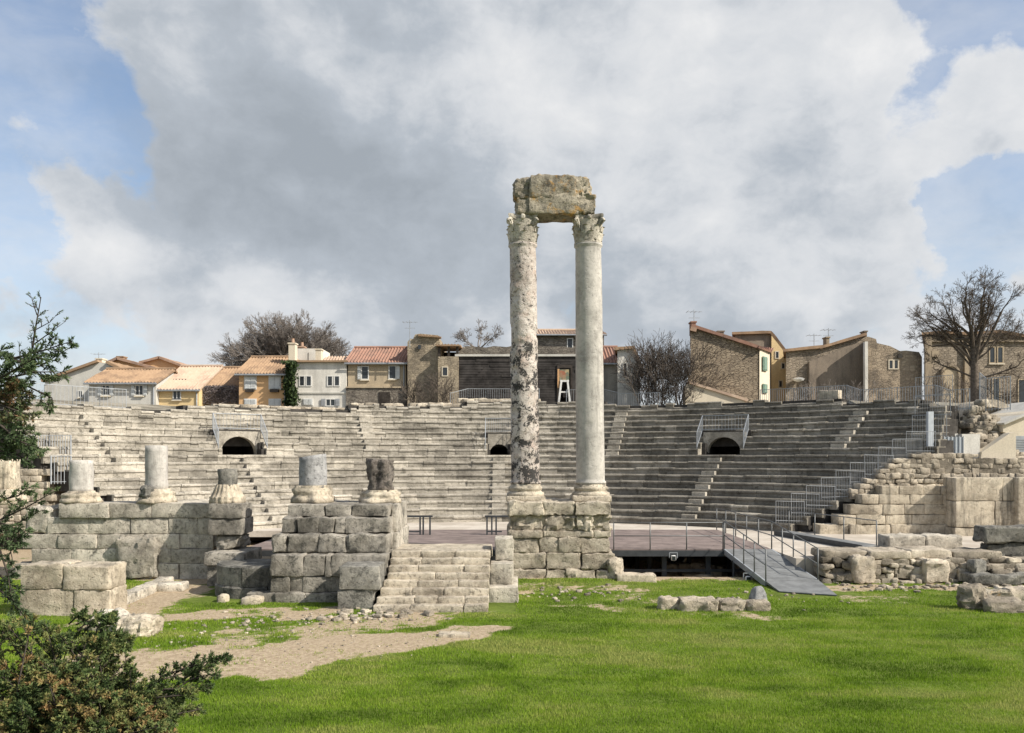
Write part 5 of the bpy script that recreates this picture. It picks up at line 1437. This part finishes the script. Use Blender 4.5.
mb = MB(); d = 65.9; mb.prism([(X(771,d), d, ZT-.3), (X(787,d), d, ZT-.3), (X(787,d), d, Z(353.5,d)), (X(778,d), d, Z(342,d)), (X(771,d), d, Z(333.8,d))], (0, -.15, 0)); mb.build('front_wall', M['pl_yellow'], o)
for (px, py, hh) in ((777, 355, 6), (780.5, 384, 6), (783, 366, 5)):
    window(o, px, py, 2.6, hh, 65.75, frame='pl_cream', mull=0, sill=False)
chimney(rf, 718, 724, 330, 336, 67, 'pl_brown', False)
o, rf = gable('brown_house', 'long grey-brown house with a low gable and thin chimneys', [(786,352),(786,350.5),(823,347),(866,334.5),(868,336)], 62, 10, 'rubble_brown', (1, 2), .36, roofmat='tile_brown')
mb = MB(); d = 61.9; mb.prism([(X(808,d), d, ZT-.3), (X(864.5,d), d, ZT-.3), (X(864.5,d), d, Z(341.5,d)), (X(846,d), d, Z(347,d)), (X(808,d), d, Z(362,d))], (0,-.3,0)); mb.build('front_gable', M['pl_brown'], o)
chimney(rf, 826.5, 829.5, 336, 348, 62.6, 'pl_tan', False); antenna(o, 830, 327.5, 340, 62.8); antenna(o, 815.5, 333, 348, 64); chimney(rf, 864.5, 867, 330, 338, 62.3, 'pl_brown', False)
mb = MB(); mb.lathe([(.05,0),(.35,.1),(.45,.25),(.3,.3)], (X(798.5,61.5), 61.5, Z(382,61.5)), 14); mb.build('satellite_dish', M['lampw'], o)
o, rf = gable('stone_house', 'patchy tan stone house with an irregular top and one twin window', [(864.5,340),(868,336.5),(876,339),(877,343),(890,346),(900,351),(906,350.5),(919,352),(922,357)], 60.5, 9, 'rubble_ruin', (), .47)
for px in (890.8, 896): window(o, px, 364.5, 3.2, 8, 60.5, frame='pl_cream', mull=0, sill=False)
mb = MB(); d = 60.4; mb.box(X(863.5,d), X(866.5,d), d-.25, d+.05, ZT, Z(342,d)); mb.build('drainpipe', M['pl_white'], o)
mb = MB(); mb.box(X(898,d), X(902,d), d-.06, d+.05, Z(358,d), Z(354,d)); mb.build('niche', M['hole'], o)
o, rf = gable('brown_mansion', 'large brown stone building with a blind arch behind the big bare tree', [(925,336),(925,334),(945,332.5),(968,334),(1000,331.5),(1024,336),(1075,347)], 60, 11, 'rubble_brown', (1, 2, 3, 4, 5), .54, roofmat='tile_brown')
for px in (992, 1000): window(o, px, 355, 4.5, 15, 60, frame='pl_beige', mull=0)
window(o, 996, 390, 6, 22, 60, frame='pl_beige', mull=0, sill=False); window(o, 1022, 393, 7, 26, 60, frame='pl_beige', mull=0, sill=False)
d = 59.9; n = 10; c = (X(950,d), Z(374,d)); ro, ri = 9.5/FPX*d, 7.5/FPX*d
mb = MB()
for k in range(n):
    a, b = math.pi*k/n, math.pi*(k+1)/n; q = lambda t_, r_, y: (c[0]+math.cos(t_)*r_, y, c[1]+math.sin(t_)*r_)
    mb.hexa([q(b,ri,d-.15), q(a,ri,d-.15), q(a,ri,d+.08), q(b,ri,d+.08), q(b,ro,d-.15), q(a,ro,d-.15), q(a,ro,d+.08), q(b,ro,d+.08)])
mb.box(c[0]-ro, c[0]-ri, d-.15, d+.08, ZT-.2, c[1]); mb.box(c[0]+ri, c[0]+ro, d-.15, d+.08, ZT-.2, c[1]); mb.build('arch_surround', M['pl_tan'], o)
mb = MB(); mb.prism([(c[0]-ri, d-.03, ZT)]+[(c[0]+math.cos(math.pi-math.pi*k/n)*ri, d-.03, c[1]+math.sin(math.pi*k/n)*ri) for k in range(n+1)]+[(c[0]+ri, d-.03, ZT)], (0,.08,0)); mb.build('arch_infill', M['pl_beige'], o)
for px in (934.5,): mb = MB(); mb.box(X(px-4,d), X(px+4,d), d-.12, d+.08, Z(357,d), Z(351,d)); mb.build('stone_relief', M['pl_tan'], o)
mb = MB(); mb.box(X(924.5,d), X(931,d), d-.12, d+.06, ZT, Z(337,d)); mb.box(X(964,d), X(968,d), d-.12, d+.06, ZT, Z(337,d)); mb.box(X(925,d), X(1070,d), d-.1, d+.06, Z(342,d), Z(340,d)); mb.build('pilaster', M['pl_tan'], o)
# pale rubble ledges on the terrace rim
mb = MB()
def rim(a0, a1, n, h, t_):
    for k in range(n):
        th = R(a0+(a1-a0)*(k+random.random())/n); tr = toprow(th); c = cav(R0+TREAD*(tr+1)+.55+random.random()*.3, th, zrow(tr)+RISE+h*.3)
        mb.rock(c, (random.uniform(.5,1.1), .6, h*random.uniform(.7,1.3)), -th, .08, .08, res=.25, nmax=4, tone=t_*random.uniform(.7,1.2))
rim(-12.5, 4.5, 44, .3, .8); rim(-37, -14, 30, .22, .7)
mb.thing('rim_wall', M['rubblest'], 'low pale rubble wall on the rim above the highest seats', 'wall')
mb = MB(); c = cav(R0+TREAD*20.3, R(41.0), 8.0); mb.rock((c[0], c[1], c[2]), (1.2, .6, .6), -R(43), .06, .05, tone=1); mb.thing('rim_stone', M['pale'], 'pale block on the rim inside the long bar railing', 'stone')
# ================================================================ vegetation
class Twigs:
    """tapered branch tubes gathered in arrays"""
    def __init__(s): s.V = []; s.F = []; s.T = []; s.n = 0
    def seg(s, a, b, ra, rb, k=3, tone=.5):
        t = b-a; L = np.linalg.norm(t)
        if L < 1e-6: return
        t = t/L; up = np.array([.3,.2,.93]) if abs(t[2]) < .9 else np.array([1,.1,0]); u = np.cross(t, up); u /= np.linalg.norm(u); v = np.cross(t, u)
        c = np.arange(k)*2*np.pi/k; ring = np.cos(c)[:,None]*u + np.sin(c)[:,None]*v
        s.V.append(a+ring*ra); s.V.append(b+ring*rb); i = np.arange(k); j = (i+1) % k
        s.F.append(np.stack([s.n+i, s.n+j, s.n+k+j, s.n+k+i], 1)); s.T.append(np.full(2*k, tone)); s.n += 2*k
    def build(s, name, mat, parent): return np_mesh(name, np.concatenate(s.V), np.concatenate(s.F), np.concatenate(s.T), mat, parent, True)
def grow(tw, p, d, L, r, lev, rmin, spread, up, rnd, kids=(2,4), shrink=.72, segs=3, tips=None):
    d = d/np.linalg.norm(d); pts = [p]
    for i in range(segs):
        d = d + rnd.normal(size=3)*.11 + np.array([0,0,up*.12]); d /= np.linalg.norm(d)
        q = p+d*L/segs; r2 = max(rmin, r*(1-.38/segs)); tw.seg(p, q, r, r2, 6 if r > .08 else 4 if r > .03 else 3); p, r = q, r2; pts.append(p)
        if lev > 0 and i < segs-1 and rnd.random() < .75:
            side = rnd.normal(size=3); side -= side.dot(d)*d; side /= np.linalg.norm(side)
            grow(tw, p, d*.75+side*spread, L*shrink*rnd.uniform(.6,.95), max(rmin, r*.46), lev-1, rmin, spread, up, rnd, kids, shrink, segs, tips)
    if lev > 0:
        n = rnd.integers(kids[0], kids[1]+1); a0 = rnd.random()*6.28
        u = np.cross(d, [.3,.5,.8]); u /= np.linalg.norm(u); v = np.cross(d, u)
        for k in range(n):
            a = a0+k*6.283/n+rnd.normal()*.3; sd = np.cos(a)*u+np.sin(a)*v
            grow(tw, p, d+sd*spread*rnd.uniform(.6,1.2), L*shrink*rnd.uniform(.8,1.1), max(rmin, r*.62), lev-1, rmin, spread, up, rnd, kids, shrink, segs, tips)
    elif tips is not None: tips.append((p, d))
# big bare tree on the right
def bare_tree(name, label, px, d, zb, trunk, limbs, lev, rmin, mat, seed, grp, spread=.62, up=.4, kids=(2,3), shrink=.72):
    rnd = np.random.default_rng(seed); o = empty(name, (X(px,d), d, zb), label, 'tree', grp)
    tw = Twigs(); p = np.array([X(px,d), d, zb-.2]); pts = [p]
    for (qx, qy, dd) in trunk: pts.append(np.array([X(qx,d), d+dd, Z(qy,d)]))
    n = len(pts)-1; r0 = limbs['r']
    for i in range(n): tw.seg(pts[i], pts[i+1], r0*(1-.3*i/n)*(1.25 if i == 0 else 1), r0*(1-.3*(i+1)/n), 9)
    tw.build('trunk', M[mat], o)
    tw = Twigs()
    for (hx, hy, qx, qy, dd, rr, L) in limbs['L']:
        a = np.array([X(hx,d), d, Z(hy,d)]); b = np.array([X(qx,d), d+dd, Z(qy,d)]); m_ = (a+b)/2+rnd.normal(size=3)*.12
        tw.seg(a, m_, rr, rr*.85, 6); tw.seg(m_, b, rr*.85, rr*.7, 6)
        for c in (m_, b): grow(tw, c, (b-a)/np.linalg.norm(b-a)+rnd.normal(size=3)*.2, L, rr*.62, lev, rmin, spread, up, rnd, kids, shrink)
    tw.build('branches', M[mat], o); return o
import itertools
def fan(cx, cy, rx, ry, n, hubs, rr, L, a0=-20, a1=200, seed=1, dd=1.6):
    q = np.random.default_rng(seed); out = []
    for k in range(n):
        a = math.radians(a0+(a1-a0)*(k+q.random())/n); f = q.uniform(.55, 1.05); hx, hy = hubs[k % len(hubs)]
        out.append((hx, hy, cx+math.cos(a)*rx*f, cy-math.sin(a)*ry*f, q.uniform(-dd, dd), rr*q.uniform(.7, 1.15), L))
    return out
bare_tree('bare_tree', 'big bare spreading tree in front of the brown stone building', 975, 50, 7.0, [(974.5,378,0),(974,352,0),(973,335,.1)],
  dict(r=.25, L=fan(969,338,34,34,24,[(974,352),(974.3,362),(973.2,338),(974,346),(974.6,370)],.085,.80,-12,192,5)+
       [(974.5,378,948,364,.7,.06,.6),(974.5,380,1008,368,-.9,.06,.6),(974.5,384,990,396,-.5,.05,.5)]), 4, .0075, 'bark', 4, None, .55, .1, (2,3), .70)
bare_tree('bare_tree', 'wide domed bare tree crown rising behind the orange and white houses', 290, 92, 7, [(290,378,0),(290,370,0)],
  dict(r=.4, L=fan(288,376,52,38,105,[(290,371),(287,370),(293,370)],.10,1.15,8,172,8,2.5)+fan(288,374,36,30,45,[(290,371)],.1,1.15,15,165,3,3)), 4, .012, 'twig_grey', 9, None, .42, .3, (2,3), .72)
bare_tree('bare_tree', 'small grey bare treetop behind the long ruined wall', 477, 85, 7, [(477,365,0),(477,352,0)],
  dict(r=.2, L=[(477,352,470,345,0,.1,1.0),(477,352,478,342,.5,.1,1.0),(477,352,486,344,-.5,.1,1.0)]), 4, .011, 'twig_grey', 3, None, .6, .2, (2,4), .66)
# leafless shrubs and thicket on the terrace
def thicket(label, px0, px1, py, d, n, h, seed, mat='bark', cat='shrub', name='bare_shrub', rmin=.012, lev=3, dd=1.5, grp='bare shrubs on the terrace'):
    rnd = np.random.default_rng(seed); o = empty(name, (X((px0+px1)/2,d), d, ZT), label, cat, grp); tw = Twigs()
    for k in range(n):
        px = px0+(px1-px0)*(k+rnd.random())/n; p = np.array([X(px,d), d+rnd.uniform(-dd,dd), ZT-.2])
        grow(tw, p, np.array([rnd.normal()*.25, rnd.normal()*.2, 1.0]), h*rnd.uniform(.75,1.1), .045, lev, rmin, .55, .3, rnd, (2,3), .7)
    tw.build('stems', M[mat], o); return o
thicket('dense dark thicket of bare stems beside the stone-sided house', 640, 688, 400, 57.5, 24, 2.4, 5, 'twig_dark', rmin=.012, lev=4)
thicket('leafless spindly shrub rising before the white gable', 641, 660, 400, 56.6, 4, 2.2, 6, 'bark')
thicket('bare brown shrub against the foot of the stone tower', 420, 455, 402, 57.8, 9, 1.35, 8, 'bark', dd=.6)
thicket('dark bare creeper by the beige house corner', 402, 412, 402, 58.6, 5, 1.5, 12, 'bark_dk', dd=.3)
thicket('low bare scrub in front of the brown house', 790, 860, 392, 57, 12, 1.2, 14, 'twig_grey', dd=.5)
thicket('tangle of bare scrub below the big tree', 930, 1010, 400, 54, 9, 1.5, 15, 'bark', dd=.8)
# bare vine wall
def vinefn(n):
    px = 199+RNG.random(n)*42; d = 61.6+RNG.random(n)*.5; py = 404-RNG.random(n)**.8*18
    return np.stack([X(px,d), d, Z(py,d)], 1)
Vv, Ff, Tt = leafcloud(vinefn, 2600, .2, lambda c: RNG.random(len(c)), .1)
root = empty('bare_vine', (X(220,61.8), 61.8, ZT), 'greyish tangle of bare vine between the low yellow house and the orange one', 'vine'); np_mesh('stems', Vv, Ff, Tt, M['wist'], root)

# ---------------------------------------------------------------- near conifer and juniper
class Sprays:
    def __init__(s): s.c = []; s.d = []; s.l = []; s.w = []; s.t = []
    def twig(s, a, b, n, L, w, tone, jit=.5):
        """scale-leaf shoots clothing the twig a-b"""
        u = RNG.random(n); c = a+(b-a)*u[:,None]; t = (b-a)/max(1e-6, np.linalg.norm(b-a))
        r = RNG.normal(size=(n,3)); d = t*.9+r*jit; d /= np.linalg.norm(d, axis=1)[:,None]
        s.c.append(c); s.d.append(d); s.l.append(L*(.6+.7*RNG.random(n))); s.w.append(np.full(n, w)); s.t.append(np.clip(tone+RNG.normal(size=n)*.09, 0, 1))
    def build(s, name, mat, parent):
        c, d = np.concatenate(s.c), np.concatenate(s.d); l, w, t = map(np.concatenate, (s.l, s.w, s.t)); n = len(c)
        e = np.cross(d, RNG.normal(size=(n,3))); e /= np.linalg.norm(e, axis=1)[:,None]
        V = np.stack([c, c+d*(l*.45)[:,None]+e*w[:,None], c+d*l[:,None], c+d*(l*.45)[:,None]-e*w[:,None]], 1).reshape(-1,3)
        return np_mesh(name, V, np.arange(4*n).reshape(-1,4), np.repeat(t, 4), mat, parent)
def frond(sp, tw, pts, side, n_side, leaf, w, tone, r0=.02, droop=-.1, sub=True, dens=1.0):
    """a branch along pts bearing side twigs, each clothed with scale leaves"""
    pts = [np.array(p, float) for p in pts]; N = len(pts)-1
    for i in range(N): tw.seg(pts[i], pts[i+1], r0*(1-.8*i/N), r0*(1-.8*(i+1)/N), 5)
    for k in range(n_side):
        u = .12+.88*(k+RNG.random())/n_side; s_ = u*N; i = min(N-1, int(s_)); p = pts[i]+(pts[i+1]-pts[i])*(s_-i); t = pts[i+1]-pts[i]; t = t/np.linalg.norm(t)
        sd = RNG.normal(size=3)*np.array([1,.8,.75]); sd -= sd.dot(t)*t; sd /= np.linalg.norm(sd)+1e-9
        L = side*(1.05-.7*u)*RNG.uniform(.6,1.15); d = t*.75+sd*.75+np.array([0,0,droop]); d /= np.linalg.norm(d); q = p+d*L
        tw.seg(p, q, .006, .002, 3); tn = tone+RNG.normal()*.1
        sp.twig(p+(q-p)*.12, q, int(26*dens*L/.2)+5, leaf, w, tn)
        if sub:
            for m_ in range(3):
                v = RNG.uniform(.25,.9); p2 = p+(q-p)*v; s2 = RNG.normal(size=3); d2 = d*.8+s2*.45; d2 /= np.linalg.norm(d2); L2 = L*.5*(1.1-v*.6); q2 = p2+d2*L2
                tw.seg(p2, q2, .004, .0015, 3); sp.twig(p2, q2, int(24*dens*L2/.2)+4, leaf, w, tn+RNG.normal()*.06)
def PP(px, py, d): return np.array([X(px,d), d, Z(py,d)])
o = empty('conifer', (-5.75, 8.3, 1.1), 'dark green conifer reaching into the left side of the picture over the stumps', 'tree')
tw = Twigs(); tk = [np.array(p) for p in ((-5.75,8.3,1.0),(-5.72,8.3,2.6),(-5.76,8.3,4.2),(-5.68,8.3,5.0),(-5.6,8.3,5.5))]
for i in range(4): tw.seg(tk[i], tk[i+1], .11-.022*i, .11-.022*(i+1), 9)
tw.build('trunk', M['bark_dk'], o)
sp = Sprays(); tw = Twigs()
def br(tr, pts, side, n, tone, dens=1.0, sub=True, r0=.02):
    frond(sp, tw, [tk[tr]]+[PP(*p) for p in pts], side*.9, n, .042, .0060, tone, r0*.8, -.05, sub, dens*1.25)
# leading shoot
frond(sp, tw, [tk[4], PP(20,362,8.2), PP(32,350,8.2), PP(36,325,8.15), PP(41,297,8.1)], .20, 13, .03, .004, .42, .02, .35, True, .45)
frond(sp, tw, [PP(33,345,8.2), PP(48,334,8.1), PP(66,321,8.1)], .13, 7, .03, .004, .55, .008, .1, True, .6)
frond(sp, tw, [PP(35,330,8.2), PP(50,322,8.1), PP(60,311,8.1)], .12, 5, .03, .004, .5, .006, .2, False, .6)
frond(sp, tw, [PP(37,315,8.1), PP(33,303,8.0), PP(30,293,8.0)], .10, 5, .03, .004, .5, .006, .2, False, .6)
br(4, [(15,358,8.1),(45,350,8.0),(72,341,7.9)], .28, 18, .45)
br(3, [(10,372,8.3),(40,366,8.2),(74,345,8.1)], .30, 16, .4)
br(3, [(8,378,8.0),(35,372,7.9),(66,372,7.9)], .30, 18, .5)
br(3, [(5,385,8.4),(25,385,8.3),(52,398,8.2),(54,408,8.2)], .26, 18, .45)
br(3, [(4,376,7.8),(22,365,7.7),(38,357,7.6)], .30, 14, .35)
for (a, b, tn) in (((4,392),(30,398),.7), ((4,404),(34,416),.75), ((4,415),(26,430),.4), ((6,425),(40,448),.45), ((4,438),(44,452),.42), ((0,450),(30,462),.4), ((2,400),(20,385),.92), ((0,412),(22,402),.9), ((0,445),(24,440),.5), ((0,432),(32,432),.5), ((0,388),(18,408),.3)):
    d = RNG.uniform(7.8, 8.5); br(2 if b[1] > 420 else 3, [(a[0]-6,a[1],d),(a[0]+(b[0]-a[0])*.5,(a[1]+b[1])/2+RNG.normal()*4,d),(b[0],b[1],d-.1)], .26, 15, tn, 1.0)
for (pts, tn) in (([(0,520),(25,508),(57,490)], .5), ([(0,500),(18,496),(30,487)], .45), ([(0,530),(20,522),(42,510)], .45), ([(0,545),(14,540),(26,530)], .4), ([(0,575),(10,585),(18,600)], .25), ([(0,520),(8,540),(14,566)], .3), ([(0,590),(12,602),(26,618)], .3), ([(0,550),(8,575),(12,600)], .2)):
    d = RNG.uniform(7.9, 8.6); br(1, [(p[0], p[1], d) for p in pts], .22, 15, tn, .9)
tw.build('branches', M['bark_dk'], o); sp.build('needles', M['con'], o)

# juniper bush in the lower left corner
o = empty('juniper_bush', (-4.6, 9.0, .5), 'broad juniper bush with green and gold sprays in the lower left corner', 'bush')
sp = Sprays(); tw = Twigs(); base = np.array([-4.9, 8.9, .45])
def spray(px, py, d, side, n, tone, from_=None, dens=.9, r0=.011):
    e = PP(px, py, d); s = base+np.array([RNG.normal()*.35, RNG.normal()*.3, 0]) if from_ is None else PP(*from_)
    m_ = s*.45+e*.55+np.array([RNG.normal()*.12, RNG.normal()*.12, .25 if from_ is None else .05]); frond(sp, tw, [s*.5+m_*.5, m_, e*.8+m_*.2, e], side, n, .042, .0075, tone, r0, .02, True, dens*1.25)
outline = [(8,618),(30,612),(46,622),(62,630),(80,628),(95,640),(104,634),(118,646),(110,660),(128,664),(140,676),(152,682),(160,694),(178,690)]
for (px, py) in outline:
    for k in range(5): spray(px+RNG.normal()*6, py+4+abs(RNG.normal())*6, RNG.uniform(8.6,9.6), .22, 11, float(np.clip(RNG.normal(.42,.14), .1, .9)))
for k in range(270):                                       # body of the bush
    u = RNG.random(); px = u*185-8; top = np.interp(px, [0,40,80,110,150,185], [622,626,640,664,694,706]); py = top+12+RNG.random()**.9*(745-top)
    g = RNG.random(); tone = .85+RNG.normal()*.08 if g < .2 else .62+RNG.normal()*.1 if g < .5 else .34+RNG.normal()*.12
    spray(px, py, 9.3-1.3*(py-600)/140+RNG.normal()*.25, .22, 10, float(np.clip(tone, .05, 1)))
for (a, b, c) in (((150,690,8.9),(196,668,8.8),.2), ((160,692,8.9),(222,658,8.8),.15), ((158,700,8.7),(214,672,8.7),.2), ((150,710,8.6),(190,700,8.5),.4), ((150,720,8.5),(196,716,8.4),.5), ((155,700,8.6),(206,690,8.6),.3),
                  ((70,640,9.2),(112,612,9.1),.3), ((90,650,9.1),(118,640,9.0),.4), ((100,655,9.0),(126,646,9.0),.45), ((60,632,9.4),(82,616,9.3),.35), ((95,640,9.0),(108,618,9.0),.3)):
    for k in range(2): spray(b[0]+RNG.normal()*3, b[1]+RNG.normal()*3, b[2], .16, 12, c, a)
tw.build('stems', M['bark_dk'], o); sp.build('sprays', M['jun'], o)
